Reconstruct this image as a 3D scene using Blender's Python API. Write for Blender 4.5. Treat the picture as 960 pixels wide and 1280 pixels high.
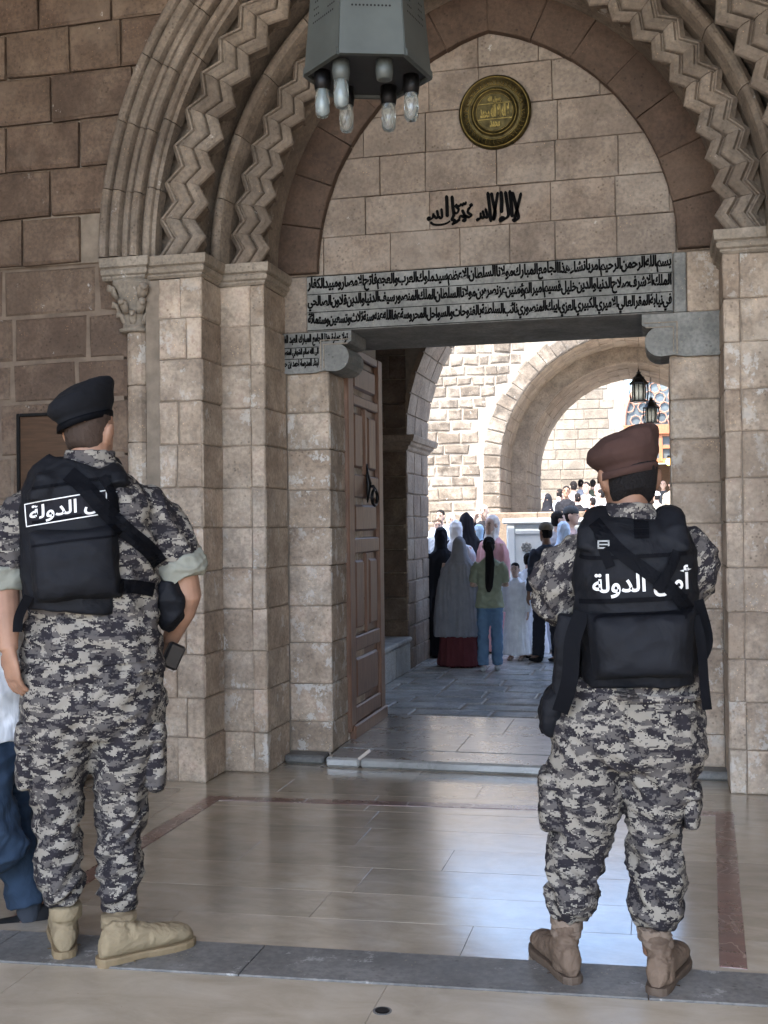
import bpy, bmesh, math, random
from math import sin, cos, pi, sqrt, radians as R_
from mathutils import Vector as V, Matrix, noise as N
from mathutils.bvhtree import BVHTree
random.seed(7)
S = bpy.context.scene
for o in list(bpy.data.objects): bpy.data.objects.remove(o)
COL = S.collection

# ------------------------------------------------ camera, sky, sun, exposure
FPX, CH = 1400.0, 1.42
def cam_axes():
    d = V(((824-480)/FPX, (652-640)/FPX, 1)).normalized()
    u = V((-.014, -1, 0)); u = (u - d*u.dot(d)).normalized()
    x = d.cross(u)
    return Matrix(((x[0], d[0], u[0]), (x[1], d[1], u[1]), (x[2], d[2], u[2])))   # world -> (right, down, fwd)
MC = cam_axes()
def ray(px, py): return MC.transposed() @ V(((px-480)/FPX, (py-640)/FPX, 1))
def atY(px, py, Y): r = ray(px, py); return r*(Y/r[1]) + V((0, 0, CH))
def atZ(px, py, z=0.): r = ray(px, py); return r*((z-CH)/r[2]) + V((0, 0, CH))
cd = bpy.data.cameras.new('camera'); cam = bpy.data.objects.new('camera', cd); COL.objects.link(cam)
cd.sensor_fit = 'HORIZONTAL'; cd.sensor_width = 36; cd.lens = 36*FPX/960; cd.clip_start = .05; cd.clip_end = 2000
mw = Matrix.Identity(4)
for i in range(3):
    mw[i][0] = MC[0][i]; mw[i][1] = -MC[1][i]; mw[i][2] = -MC[2][i]
mw[2][3] = CH; cam.matrix_world = mw; S.camera = cam

SUN_EL, SUN_AZ = R_(58), R_(200)        # azimuth clockwise from +Y: behind the camera, a little to its left
W = bpy.data.worlds.new('World'); S.world = W; W.use_nodes = True
nt = W.node_tree; bg = nt.nodes['Background']
sky = nt.nodes.new('ShaderNodeTexSky'); sky.sky_type = 'NISHITA'; sky.sun_disc = False
sky.dust_density = 1.8; sky.ozone_density = .9; sky.air_density = .9; sky.sun_elevation = SUN_EL; sky.sun_rotation = SUN_AZ
nt.links.new(sky.outputs[0], bg.inputs[0]); bg.inputs[1].default_value = .15
sl = bpy.data.lights.new('sun', 'SUN'); sl.energy = 2.0; sl.angle = R_(.5); sl.color = (1, .95, .87)
so = bpy.data.objects.new('sun', sl); COL.objects.link(so)
sd = V((sin(SUN_AZ)*cos(SUN_EL), cos(SUN_AZ)*cos(SUN_EL), sin(SUN_EL)))
so.rotation_euler = sd.to_track_quat('Z', 'Y').to_euler(); so.location = (0, -20, 30)
S.view_settings.view_transform = 'Standard'; S.view_settings.look = 'None'; S.view_settings.gamma = 1
S.view_settings.exposure = 2.95
S.render.engine = 'CYCLES'; S.cycles.max_bounces = 8; S.cycles.diffuse_bounces = 5; S.cycles.use_denoising = True
S.cycles.sample_clamp_indirect = 6

# ------------------------------------------------ materials
def nodes(name):
    m = bpy.data.materials.new(name); m.use_nodes = True
    t = m.node_tree; return m, t, t.nodes['Principled BSDF']
def nn(t, k, **a):
    n = t.nodes.new('ShaderNode'+k)
    for q, v in a.items():
        if q.startswith('i_'):
            key = q[2:]; n.inputs[int(key) if key.isdigit() else key].default_value = v
        else: setattr(n, q, v)
    return n
def ramp(t, fac, stops, interp='LINEAR'):
    r = nn(t, 'ValToRGB'); r.color_ramp.interpolation = interp
    e = r.color_ramp.elements
    while len(e) < len(stops): e.new(.5)
    for i, (p, c) in enumerate(stops):
        e[i].position = p; e[i].color = (*c, 1) if len(c) == 3 else c
    t.links.new(fac, r.inputs[0]); return r.outputs[0]
def mix(t, fac, a, b, mode='MIX'):
    n = nn(t, 'Mix', data_type='RGBA', blend_type=mode)
    for s, k in ((fac, 0), (a, 6), (b, 7)):
        if hasattr(s, 'links'): t.links.new(s, n.inputs[k])
        else: n.inputs[k].default_value = s if k == 0 else (*s, 1)
    return n.outputs[2]
def coords(t, scale=(1, 1, 1), kind='pos', jitter=True):
    if kind == 'pos': o = nn(t, 'NewGeometry').outputs['Position']
    else: o = nn(t, 'TexCoord').outputs['Object']
    mp = nn(t, 'VectorMath', operation='MULTIPLY'); t.links.new(o, mp.inputs[0]); mp.inputs[1].default_value = scale
    if not jitter: return mp.outputs[0]
    oi = nn(t, 'ObjectInfo'); sc = nn(t, 'Math', operation='MULTIPLY', i_1=37.); t.links.new(oi.outputs['Random'], sc.inputs[0])
    ad = nn(t, 'VectorMath', operation='ADD'); t.links.new(mp.outputs[0], ad.inputs[0]); t.links.new(sc.outputs[0], ad.inputs[1])
    return ad.outputs[0]
def noi(t, vec, scale, detail=4, rough=.55, dist=0.):
    n = nn(t, 'TexNoise', i_Scale=scale, i_Detail=detail, i_Roughness=rough, i_Distortion=dist)
    t.links.new(vec, n.inputs['Vector']); return n.outputs['Fac']
def bump(t, b, h, strength=.4, dist=.01, prev=None):
    n = nn(t, 'Bump', i_Strength=strength, i_Distance=dist); t.links.new(h, n.inputs['Height'])
    if prev is not None: t.links.new(prev, n.inputs['Normal'])
    t.links.new(n.outputs[0], b.inputs['Normal']); return n.outputs[0]

def stone_mat(name, cols, paint=0., rough=.85, soot=.35, bstr=.5, scale=1., paintcol=(.62, .6, .56)):
    """cols: 3 base colours picked per stone; paint: share of flaked limewash."""
    m, t, b = nodes(name)
    oi = nn(t, 'ObjectInfo')
    lum = lambda c, k, w=0.: tuple(max(0, min(1, x*k*(1+w*(q-1)))) for q, x in enumerate(c))
    base = ramp(t, oi.outputs['Random'], [(0, cols[0]), (.18, lum(cols[1], 1.0, -.06)), (.36, cols[2]), (.55, lum(cols[0], .92, .05)), (.75, lum(cols[2], 1.08, -.03)), (.9, lum(cols[1], .88)), (1, cols[0])])
    v = coords(t)
    n1 = noi(t, v, 5*scale, 5, .6)
    c = mix(t, .55, base, ramp(t, n1, [(.3, [x*.62 for x in cols[1]]), (.5, cols[0]), (.72, [min(1, x*1.35) for x in cols[2]])]))
    n2 = noi(t, v, 2.2*scale, 6, .7, .6)
    st = ramp(t, n2, [(.45, (0, 0, 0)), (.7, (1, 1, 1))])
    mm = nn(t, 'Math', operation='MULTIPLY', i_1=soot); t.links.new(st, mm.inputs[0])
    c = mix(t, mm.outputs[0], c, [x*.38 for x in cols[1]])
    n3 = noi(t, v, 46*scale, 3, .6)
    c = mix(t, .34, c, ramp(t, n3, [(.35, (.05, .04, .035)), (.6, (.5, .45, .4))]), 'OVERLAY')
    n6 = noi(t, coords(t, (1, 1, 1), jitter=False), 1.3*scale, 5, .65, .4)      # stains and pale patches running over several blocks
    c = mix(t, ramp(t, n6, [(.36, (.55, .55, .55)), (.5, (0, 0, 0))]), c, lum(cols[1], .62, -.03)); c = mix(t, ramp(t, n6, [(.54, (0, 0, 0)), (.68, (.45, .45, .45))]), c, lum(cols[2], 1.18, .02))
    if paint > 0:
        n4 = noi(t, coords(t, (1, 1, .8)), 9*scale, 6, .75)
        pm = ramp(t, n4, [(.66-paint*.4, (0, 0, 0)), (.70-paint*.4, (1, 1, 1))])
        big = ramp(t, noi(t, coords(t, (1, 1, 1), jitter=False), 1.9, 3, .6), [(.42, (.08, .08, .08)), (.6, (1, 1, 1))]); pm = mix(t, 1., pm, big, 'MULTIPLY')
        sc = nn(t, 'Math', operation='MULTIPLY', i_1=.78); t.links.new(pm, sc.inputs[0])
        c = mix(t, sc.outputs[0], c, paintcol)
    vo = nn(t, 'TexVoronoi', i_Scale=38*scale); t.links.new(v, vo.inputs['Vector'])
    pit = ramp(t, vo.outputs['Distance'], [(.05, (0, 0, 0)), (.22, (1, 1, 1))])
    n9 = noi(t, v, 7*scale, 3, .6)                     # small dark pits and pale chips, gathered in places
    c = mix(t, ramp(t, n9, [(.5, (0, 0, 0)), (.62, (.55, .55, .55))]), c, mix(t, 1., c, ramp(t, vo.outputs['Distance'], [(.12, (.25, .23, .2)), (.3, (1, 1, 1))]), 'MULTIPLY'))
    v2 = nn(t, 'TexVoronoi', i_Scale=55*scale); t.links.new(v, v2.inputs['Vector'])
    chip = mix(t, 1., ramp(t, v2.outputs['Distance'], [(.10, (.6, .6, .6)), (.2, (0, 0, 0))]), ramp(t, n9, [(.36, (1, 1, 1)), (.46, (0, 0, 0))]), 'MULTIPLY')
    c = mix(t, chip, c, lum(cols[2], 1.45, -.3))
    t.links.new(c, b.inputs['Base Color']); b.inputs['Roughness'].default_value = rough
    p1 = bump(t, b, n1, bstr, .03/scale)
    p2 = bump(t, b, n3, bstr*.7, .006/scale, p1)
    bump(t, b, pit, bstr*.35, .004/scale, p2)
    return m
def plain(name, col, rough=.6, metal=0., var=.15, nscale=30, b_=.1, spec=None, bd=.003):
    m, t, b = nodes(name)
    v = coords(t, kind='obj', jitter=False); n = noi(t, v, nscale, 4)
    c = ramp(t, n, [(.3, [x*(1-var) for x in col]), (.7, [min(1, x*(1+var)) for x in col])])
    t.links.new(c, b.inputs['Base Color']); b.inputs['Roughness'].default_value = rough; b.inputs['Metallic'].default_value = metal
    if spec is not None: b.inputs['Specular IOR Level'].default_value = spec
    if b_: bump(t, b, n, b_, bd)
    return m
def cloth(name, col, rough=.9, var=.12, weave=420, fold=(10, 10, 4), fstr=.35):
    m, t, b = nodes(name)
    v = coords(t, kind='obj', jitter=False); n = noi(t, v, 7, 4)
    c = ramp(t, n, [(.3, [x*(1-var) for x in col]), (.7, [min(1, x*(1+var)) for x in col])])
    t.links.new(c, b.inputs['Base Color']); b.inputs['Roughness'].default_value = rough
    b.inputs['Specular IOR Level'].default_value = .25
    f = noi(t, coords(t, fold, 'obj', False), 1., 3, .5, .8)
    p = bump(t, b, f, fstr, .03)
    bump(t, b, noi(t, v, weave, 1), .15, .001, p)
    return m
def skin(name, col):
    m, t, b = nodes(name)
    n = noi(t, coords(t, kind='obj', jitter=False), 16, 4)
    t.links.new(ramp(t, n, [(.3, [x*.82 for x in col]), (.7, [min(1, x*1.12) for x in col])]), b.inputs['Base Color'])
    b.inputs['Roughness'].default_value = .6; b.inputs['Subsurface Weight'].default_value = .04
    b.inputs['Subsurface Radius'].default_value = (.01, .004, .002)
    bump(t, b, noi(t, coords(t, kind='obj', jitter=False), 180, 2), .15, .001)
    return m
def camo(name, rot=0.):
    m, t, b = nodes(name)
    tc = nn(t, 'TexCoord'); mp = nn(t, 'Mapping'); mp.inputs['Rotation'].default_value = (0, rot, 0)
    t.links.new(tc.outputs['Object'], mp.inputs['Vector'])
    sn = nn(t, 'VectorMath', operation='SNAP'); t.links.new(mp.outputs[0], sn.inputs[0]); sn.inputs[1].default_value = (.0042, .0042, .0038)
    def layer(sc, det, ro, off):
        q = nn(t, 'VectorMath', operation='MULTIPLY_ADD'); t.links.new(sn.outputs[0], q.inputs[0])
        q.inputs[1].default_value = (sc*1.9, sc*1.9, sc*3.9); q.inputs[2].default_value = (off, off*.7, off*1.3)
        return noi(t, q.outputs[0], 1., det, ro, .25)
    a = layer(9, 3.5, .68, 0.); d = layer(10, 3.5, .68, 11.); e = layer(26, 2, .6, 23.)
    c = mix(t, ramp(t, d, [(0, (0, 0, 0)), (.49, (1, 1, 1))], 'CONSTANT'), (.092, .084, .08), (.022, .020, .024))
    c = mix(t, ramp(t, a, [(.0, (0, 0, 0)), (.535, (1, 1, 1))], 'CONSTANT'), c, (.255, .235, .20))
    c = mix(t, ramp(t, e, [(.0, (0, 0, 0)), (.63, (.8, .8, .8))], 'CONSTANT'), c, (.06, .057, .058))
    t.links.new(c, b.inputs['Base Color']); b.inputs['Roughness'].default_value = .92; b.inputs['Specular IOR Level'].default_value = .2
    v = tc.outputs['Object']
    w = nn(t, 'VectorMath', operation='MULTIPLY'); t.links.new(v, w.inputs[0]); w.inputs[1].default_value = (7, 7, 12)
    rd = nn(t, 'TexNoise', noise_type='RIDGED_MULTIFRACTAL', i_Scale=1., i_Detail=2.5, i_Roughness=.5, i_Distortion=1.3); t.links.new(w.outputs[0], rd.inputs['Vector'])
    p = bump(t, b, rd.outputs['Fac'], .6, .012)
    bump(t, b, noi(t, v, 500, 1), .12, .001, p)
    return m

TAN = [(.50, .415, .33), (.36, .285, .22), (.58, .50, .41)]
M_jamb = stone_mat('worn_limestone', TAN, paint=.30)
M_pier = stone_mat('limestone_pier', [(.46, .375, .295), (.33, .255, .2), (.53, .455, .37)], paint=.22)
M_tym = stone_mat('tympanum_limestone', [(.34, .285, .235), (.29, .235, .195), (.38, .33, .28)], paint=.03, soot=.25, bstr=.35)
M_dark = stone_mat('brown_arch_stone', [(.115, .076, .055), (.1, .066, .048), (.13, .09, .065)], paint=0, soot=.2, bstr=.35)
M_chev = stone_mat('carved_chevron_stone', [(.27, .225, .18), (.21, .17, .135), (.33, .285, .235)], paint=.05, soot=.6, bstr=.35)
M_imp = stone_mat('impost_stone', [(.37, .325, .265), (.32, .275, .22), (.42, .37, .31)], paint=.02, soot=.3, bstr=.35)
M_wall = stone_mat('side_wall_stone', [(.175, .122, .09), (.13, .088, .064), (.23, .175, .13)], paint=.03, soot=.45, bstr=.8)
M_grey = stone_mat('grey_inscription_marble', [(.27, .285, .28), (.24, .255, .25), (.31, .32, .315)], paint=0, soot=.5, bstr=.2)
M_court = stone_mat('courtyard_stone', [(.225, .188, .145), (.115, .092, .07), (.30, .262, .215)], paint=.12, soot=.85, bstr=.9, scale=.8, paintcol=(.44, .42, .385))
M_arch = stone_mat('arcade_soffit_stone', [(.24, .185, .135), (.19, .145, .105), (.29, .235, .175)], paint=0, soot=.3, bstr=.8, scale=.6)
M_hall = stone_mat('prayer_hall_stone', [(.22, .19, .15), (.165, .14, .11), (.27, .24, .195)], paint=0, soot=.3, bstr=.5, scale=.5)
M_inner = stone_mat('gate_pier_stone', [(.37, .28, .205), (.29, .21, .155), (.43, .345, .265)], paint=.0, soot=.35, bstr=.7, scale=.7)
M_mortar = plain('lime_mortar', (.25, .205, .16), .95, var=.25, nscale=12, b_=.5, bd=.01)
M_mortarw = plain('pale_joint_mortar', (.185, .142, .108), .95, var=.25, nscale=12, b_=.5, bd=.01)
M_mortarl = plain('pale_mortar', (.27, .235, .19), .95, var=.2, nscale=12, b_=.5, bd=.01)
M_plaster = plain('beige_plaster', (.42, .37, .31), .9, var=.15, nscale=3, b_=.3, bd=.01)  # one even beige tone for ground and outer walls
M_ink = plain('black_paint', (.004, .004, .0045), .8, var=.3, nscale=60, b_=0, spec=.1)
M_pavem = stone_mat('court_paving_stone', [(.54, .525, .49), (.45, .44, .41), (.6, .585, .55)], paint=0, soot=.35, rough=.27, bstr=.3)
M_bench = stone_mat('bench_stone', [(.42, .4, .36), (.38, .36, .33), (.45, .43, .39)], paint=0, soot=.2)

def marble(name, cols, rough=.2, streak=(1.2, 9, 9), vein=None, soot=.0, bs=.08):
    m, t, b = nodes(name)
    oi = nn(t, 'ObjectInfo'); v = coords(t, streak)
    n = noi(t, v, 2.2, 6, .62, .7)
    c = ramp(t, n, [(.28, cols[1]), (.5, cols[0]), (.72, cols[2])])
    hs = ramp(t, oi.outputs['Random'], [(0, (.42, .42, .42)), (1, (.58, .58, .58))])
    c = mix(t, .8, c, hs, 'OVERLAY')
    if vein:
        n5 = noi(t, coords(t, (1, 1, 1)), 3.2, 3, .5, 1.6)
        c = mix(t, ramp(t, n5, [(.485, (0, 0, 0)), (.5, (.75, .75, .75)), (.515, (0, 0, 0))]), c, vein)
    n2 = noi(t, coords(t, (1, 1, 1), jitter=False), 1.7, 6, .7)
    mm = nn(t, 'Math', operation='MULTIPLY', i_1=soot); t.links.new(ramp(t, n2, [(.42, (0, 0, 0)), (.62, (1, 1, 1))]), mm.inputs[0])
    c = mix(t, mm.outputs[0], c, [x*.45 for x in cols[1]])
    t.links.new(c, b.inputs['Base Color'])
    if rough < .3: b.inputs['Coat Weight'].default_value = .8; b.inputs['Coat Roughness'].default_value = .16; b.inputs['Coat IOR'].default_value = 1.6
    n3 = noi(t, coords(t, (1, 1, 1), jitter=False), 6, 6, .75)
    rr = ramp(t, n3, [(.3, (rough*.75,)*3), (.7, (min(1, rough*1.6),)*3)]); t.links.new(rr, b.inputs['Roughness'])
    p = bump(t, b, n2, bs, .02); bump(t, b, noi(t, coords(t, (1, 1, 1), jitter=False), 14, 5, .7), bs, .004, p)
    return m
M_floor = marble('polished_beige_marble', [(.43, .375, .29), (.34, .29, .215), (.51, .46, .375)], .15, streak=(1.8, 4, 4), soot=.3, bs=.1)
M_front = marble('worn_beige_marble', [(.45, .39, .30), (.36, .305, .225), (.53, .475, .385)], .34, streak=(1.6, 3.5, 3.5), soot=.15, bs=.1)
M_red = marble('dark_red_marble', [(.155, .065, .052), (.12, .05, .042), (.2, .09, .072)], .26, vein=(.42, .33, .28))
M_kerb = stone_mat('worn_grey_marble', [(.185, .19, .188), (.15, .155, .155), (.22, .225, .22)], paint=.17, rough=.5, soot=.35, bstr=.2, scale=1., paintcol=(.42, .42, .4))
M_thr = marble('grey_threshold_marble', [(.3, .305, .3), (.22, .225, .22), (.4, .405, .4)], .26, streak=(3, 6, 6), soot=.3, bs=.2)
M_white = marble('fountain_marble', [(.6, .65, .66), (.54, .6, .62), (.66, .69, .69)], .3, streak=(2, 2, 2))

def wood_mat(name, c0, c1, rough=.5, stretch=(20, 20, 1.5)):
    m, t, b = nodes(name)
    v = coords(t, stretch); n = noi(t, v, 3, 5, .6, .5)
    c = ramp(t, n, [(.3, c0), (.7, c1)])
    g = noi(t, coords(t, (1, 1, 1)), 5, 5, .7); c = mix(t, ramp(t, g, [(.55, (0, 0, 0)), (.75, (.5, .5, .5))]), c, [x*.5 for x in c0])
    t.links.new(c, b.inputs['Base Color']); b.inputs['Roughness'].default_value = rough
    bump(t, b, n, .25, .004); return m
M_door = wood_mat('weathered_door_wood', (.12, .063, .041), (.23, .13, .086), .45)
M_plaque = wood_mat('plaque_wood', (.05, .024, .011), (.10, .052, .026), .4, (2, 2, 20))
M_orange = wood_mat('varnished_wood', (.27, .10, .045), (.38, .165, .08), .45)
M_iron = plain('black_iron', (.02, .02, .021), .45, .8, nscale=40)
M_brass = plain('aged_brass', (.2, .145, .045), .42, .9, var=.45, nscale=24, b_=.3)
M_brassd = plain('dark_brass', (.07, .055, .022), .5, .85, var=.5, nscale=30, b_=.3)
M_lampm = plain('grey_painted_metal', (.085, .096, .09), .5, .2, var=.16, nscale=6, b_=.08)
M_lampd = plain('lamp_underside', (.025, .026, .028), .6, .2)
M_hole = plain('perforation_dark', (.008, .008, .008), .9, b_=0)
M_nylon = cloth('black_nylon', (.0052, .0062, .0092), .72, .3, 700, (9, 9, 9), .4)
M_strap = cloth('black_webbing', (.0045, .005, .0068), .65, .2, 900)
M_strap.node_tree.nodes['Principled BSDF'].inputs['Specular IOR Level'].default_value = .06
M_patch = cloth('patch_fabric', (.012, .012, .016), .85)
M_letter = plain('white_print', (.78, .78, .76), .7, b_=0, var=.05)
M_plastic = plain('black_plastic', (.012, .012, .013), .35, b_=.0)
M_beret_b = cloth('navy_beret_wool', (.008, .009, .012), .95, .25, 900, (14, 14, 14), .2)
M_beret_m = cloth('maroon_beret_wool', (.062, .034, .028), .95, .15, 900, (14, 14, 14), .2)
M_hairk = cloth('black_hair', (.008, .0065, .006), .5, .4, 800, (60, 60, 8), .5)
M_fade = cloth('cropped_hair', (.05, .034, .026), .8, .3, 900, (40, 40, 40), .3)
M_fadek = cloth('short_black_hair', (.0085, .0075, .008), .85, .4, 900, (90, 90, 90), .5)
M_cuff = cloth('rolled_cuff_lining', (.24, .245, .205), .9, .2)
M_camo = camo('grey_digital_camouflage'); M_camos = camo('camouflage_sleeve', .9)
M_suede = cloth('sand_suede', (.25, .20, .125), .9, .15, 300, (20, 20, 20), .4)
M_sole = plain('sand_rubber', (.21, .155, .085), .7, var=.15)
M_bootb = cloth('brown_leather_boot', (.135, .097, .070), .75, .25, 260, (20, 20, 20), .5)
M_boots2 = cloth('boot_canvas', (.19, .145, .11), .9, .12, 400, (20, 20, 20), .5)
M_soleb = plain('brown_rubber', (.085, .06, .042), .7, var=.2)
M_jeans = cloth('blue_denim', (.028, .048, .082), .9, .35, 500, (12, 12, 8), .5)
M_whitec = cloth('white_cotton', (.78, .8, .82), .9, .04, fstr=.5)
SK1, SK2, SK3 = skin('tan_skin', (.33, .185, .12)), skin('fair_skin', (.55, .37, .29)), skin('brown_skin', (.25, .135, .085))
def glassm(name, tint=(.9, .95, .95), rough=.05):
    m, t, b = nodes(name); b.inputs['Base Color'].default_value = (*tint, 1); b.inputs['Roughness'].default_value = rough
    b.inputs['Transmission Weight'].default_value = .9; b.inputs['IOR'].default_value = 1.45; return m
M_glass = glassm('bulb_glass', (.8, .86, .84))
M_pane = plain('dark_window_glass', (.1, .12, .13), .12, var=.3, nscale=1, b_=0)
M_amber = plain('lantern_glass', (.5, .5, .42), .3, b_=0)

# ------------------------------------------------ object helpers
def link(name, me, mat=None, parent=None, loc=None, smooth=False):
    o = bpy.data.objects.new(name, me); COL.objects.link(o)
    if mat is not None and not me.materials: me.materials.append(mat)
    if parent is not None: o.parent = parent
    if loc is not None: o.location = loc
    if smooth:
        for p in me.polygons: p.use_smooth = True
    return o
def mesh(name, vs, fs):
    me = bpy.data.meshes.new(name); me.from_pydata([tuple(v) for v in vs], [], fs); me.update(); return me
def thing(name, label, cat, loc=(0, 0, 0), rz=0., group=None, s=1.):
    o = bpy.data.objects.new(name, None); COL.objects.link(o); o.empty_display_size = .1
    o.location = loc; o.rotation_euler = (0, 0, rz); o.scale = (s, s, s)
    tag(o, label, cat, group); return o
def tag(o, label=None, cat=None, group=None, kind=None):
    for k, v in (('label', label), ('category', cat), ('group', group), ('kind', kind)):
        if v: o[k] = v
    return o
def box_data(x0, x1, y0, y1, z0, z1):
    v = [(x, y, z) for z in (z0, z1) for x, y in ((x0, y0), (x1, y0), (x1, y1), (x0, y1))]
    f = [(3, 2, 1, 0), (4, 5, 6, 7), (0, 1, 5, 4), (1, 2, 6, 5), (2, 3, 7, 6), (3, 0, 4, 7)]
    return v, f
class MB:
    def __init__(s): s.v = []; s.f = []
    def add(s, v, f):
        n = len(s.v); s.v += [tuple(q) for q in v]; s.f += [tuple(i+n for i in q) for q in f]; return s
    def box(s, *a): return s.add(*box_data(*a))
    def cbox(s, x0, x1, y0, y1, z0, z1, c=.005):
        me = bmesh.new(); v, f = box_data(x0, x1, y0, y1, z0, z1)
        bv = [me.verts.new(q) for q in v]
        for q in f: me.faces.new([bv[i] for i in q])
        bmesh.ops.bevel(me, geom=me.edges[:], offset=c, segments=1, affect='EDGES')
        me.verts.index_update()
        s.add([q.co[:] for q in me.verts], [[w.index for w in q.verts] for q in me.faces]); me.free(); return s
    def tube(s, pts, r, n=8, cap=True):
        rs = r if isinstance(r, (list, tuple)) else [r]*len(pts)
        return s.loft([(p, q, q) for p, q in zip(pts, rs)], n, cap)
    def loft(s, rings, n=16, cap=True, ref=(1, 0, 0), pw=2., flat=False):
        """rings: (centre, a, b[, tangent]); a along ref side, b across"""
        P = [V(r[0]) for r in rings]; base = len(s.v); ref = V(ref)
        for i, r in enumerate(rings):
            t = V(r[3]) if len(r) > 3 else ((P[min(i+1, len(P)-1)] - P[max(i-1, 0)]))
            t = V((0, 0, 1)) if flat else t.normalized()
            u = ref - t*ref.dot(t)
            if u.length < .05: u = V((0, 1, 0)) - t*t[1]
            u.normalize(); w = t.cross(u)
            for k in range(n):
                a = 2*pi*k/n; c, d = cos(a), sin(a)
                c = math.copysign(abs(c)**(2/pw), c); d = math.copysign(abs(d)**(2/pw), d)
                s.v.append(tuple(P[i] + u*(c*r[1]) + w*(d*r[2])))
        for i in range(len(rings)-1):
            for k in range(n):
                a0 = base+i*n+k; a1 = base+i*n+(k+1) % n
                s.f.append((a0, a1, a1+n, a0+n))
        if cap:
            s.f.append(tuple(base+n-1-k for k in range(n))); e = base+(len(rings)-1)*n
            s.f.append(tuple(e+k for k in range(n)))
        return s
    def ball(s, c, rx, ry, rz, n=12, m=8, rot=None):
        base = len(s.v); c = V(c)
        for i in range(m+1):
            ph = pi*i/m
            for k in range(n):
                a = 2*pi*k/n; q = V((rx*sin(ph)*cos(a), ry*sin(ph)*sin(a), -rz*cos(ph)))
                if rot is not None: q = rot @ q
                s.v.append(tuple(c+q))
        for i in range(m):
            for k in range(n):
                a0 = base+i*n+k; a1 = base+i*n+(k+1) % n
                s.f.append((a0, a1, a1+n, a0+n))
        return s
    def build(s, name, mat=None, parent=None, loc=None, smooth=False):
        return link(name, mesh(name, s.v, s.f), mat, parent, loc, smooth)

def block(name, pts, O, U, Vv, Nn, thick, mat, parent, gap=.004, ch=.006, jit=.003, proud=None):
    """A dressed stone from its outline pts (u,v) on a plane, facing along Nn, chamfered front, random slight set."""
    c = [sum(p[0] for p in pts)/len(pts), sum(p[1] for p in pts)/len(pts)]
    pr = random.uniform(-.003, .004) if proud is None else proud
    def ins(p, d):
        du, dv = p[0]-c[0], p[1]-c[1]
        return (p[0]-math.copysign(min(d, abs(du)*.5), du) if abs(du) > d else p[0], p[1]-math.copysign(min(d, abs(dv)*.5), dv) if abs(dv) > d else p[1])
    P0 = [ins(p, gap) for p in pts]
    P0 = [(a+random.uniform(-jit, jit)*.7, b+random.uniform(-jit, jit)*.7) for a, b in P0]
    P1 = [ins(p, ch*random.uniform(.8, 1.8)) for p in P0]
    W3 = lambda p, d: O + U*p[0] + Vv*p[1] + Nn*d
    n = len(pts)
    vs = [W3(p, pr+random.uniform(-jit, jit)*.5) for p in P1] + [W3(p, pr-ch) for p in P0] + [W3(p, -thick) for p in P0]
    fs = [tuple(range(n))] + [(n+i, n+(i+1) % n, (i+1) % n, i) for i in range(n)] + [(2*n+i, 2*n+(i+1) % n, n+(i+1) % n, n+i) for i in range(n)]
    if U.cross(Vv).dot(Nn) < 0: fs = [tuple(reversed(f)) for f in fs]
    return link(name, mesh(name, vs, fs), mat, parent)
EX, EY, EZ = V((1, 0, 0)), V((0, 1, 0)), V((0, 0, 1))
def wall_front(name, x0, x1, rows, Y, mat, parent, wmin=.28, wmax=.5, thick=.1, skip=None, seed=0, **k):
    """Courses of stones facing -Y."""
    rnd = random.Random(seed)
    for i in range(len(rows)-1):
        x = x0; first = True
        while x < x1-.02:
            w = rnd.uniform(wmin, wmax)
            if first and i % 2: w *= .55
            first = False
            e = x+w
            if x1-e < wmin*.55: e = x1
            z0, z1 = rows[i], rows[i+1]
            if not (skip and skip(x, e, z0, z1)):
                block(name, [(x, z0), (e, z0), (e, z1), (x, z1)], V((0, Y, 0)), EX, EZ, -EY, thick, mat, parent, **k)
            x = e
def wall_side(name, y0, y1, rows, X, mat, parent, sgn=1, n=1, thick=.1, **k):
    """Courses facing +X (sgn 1) or -X."""
    for i in range(len(rows)-1):
        cuts = [y0]+[y0+(y1-y0)*(j+random.uniform(-.2, .2)+(.25 if i % 2 else 0))/n for j in range(1, n)]+[y1]
        for a, b in zip(cuts, cuts[1:]):
            block(name, [(a, rows[i]), (b, rows[i]), (b, rows[i+1]), (a, rows[i+1])], V((X, 0, 0)), EY, EZ, EX*sgn, thick, mat, parent, **k)
def rowsz(z0, z1, h, jit=.012, seed=1):
    r = random.Random(seed); n = max(1, round((z1-z0)/h)); return [z0] + [z0+(z1-z0)*i/n + r.uniform(-jit, jit) for i in range(1, n)] + [z1]

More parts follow.
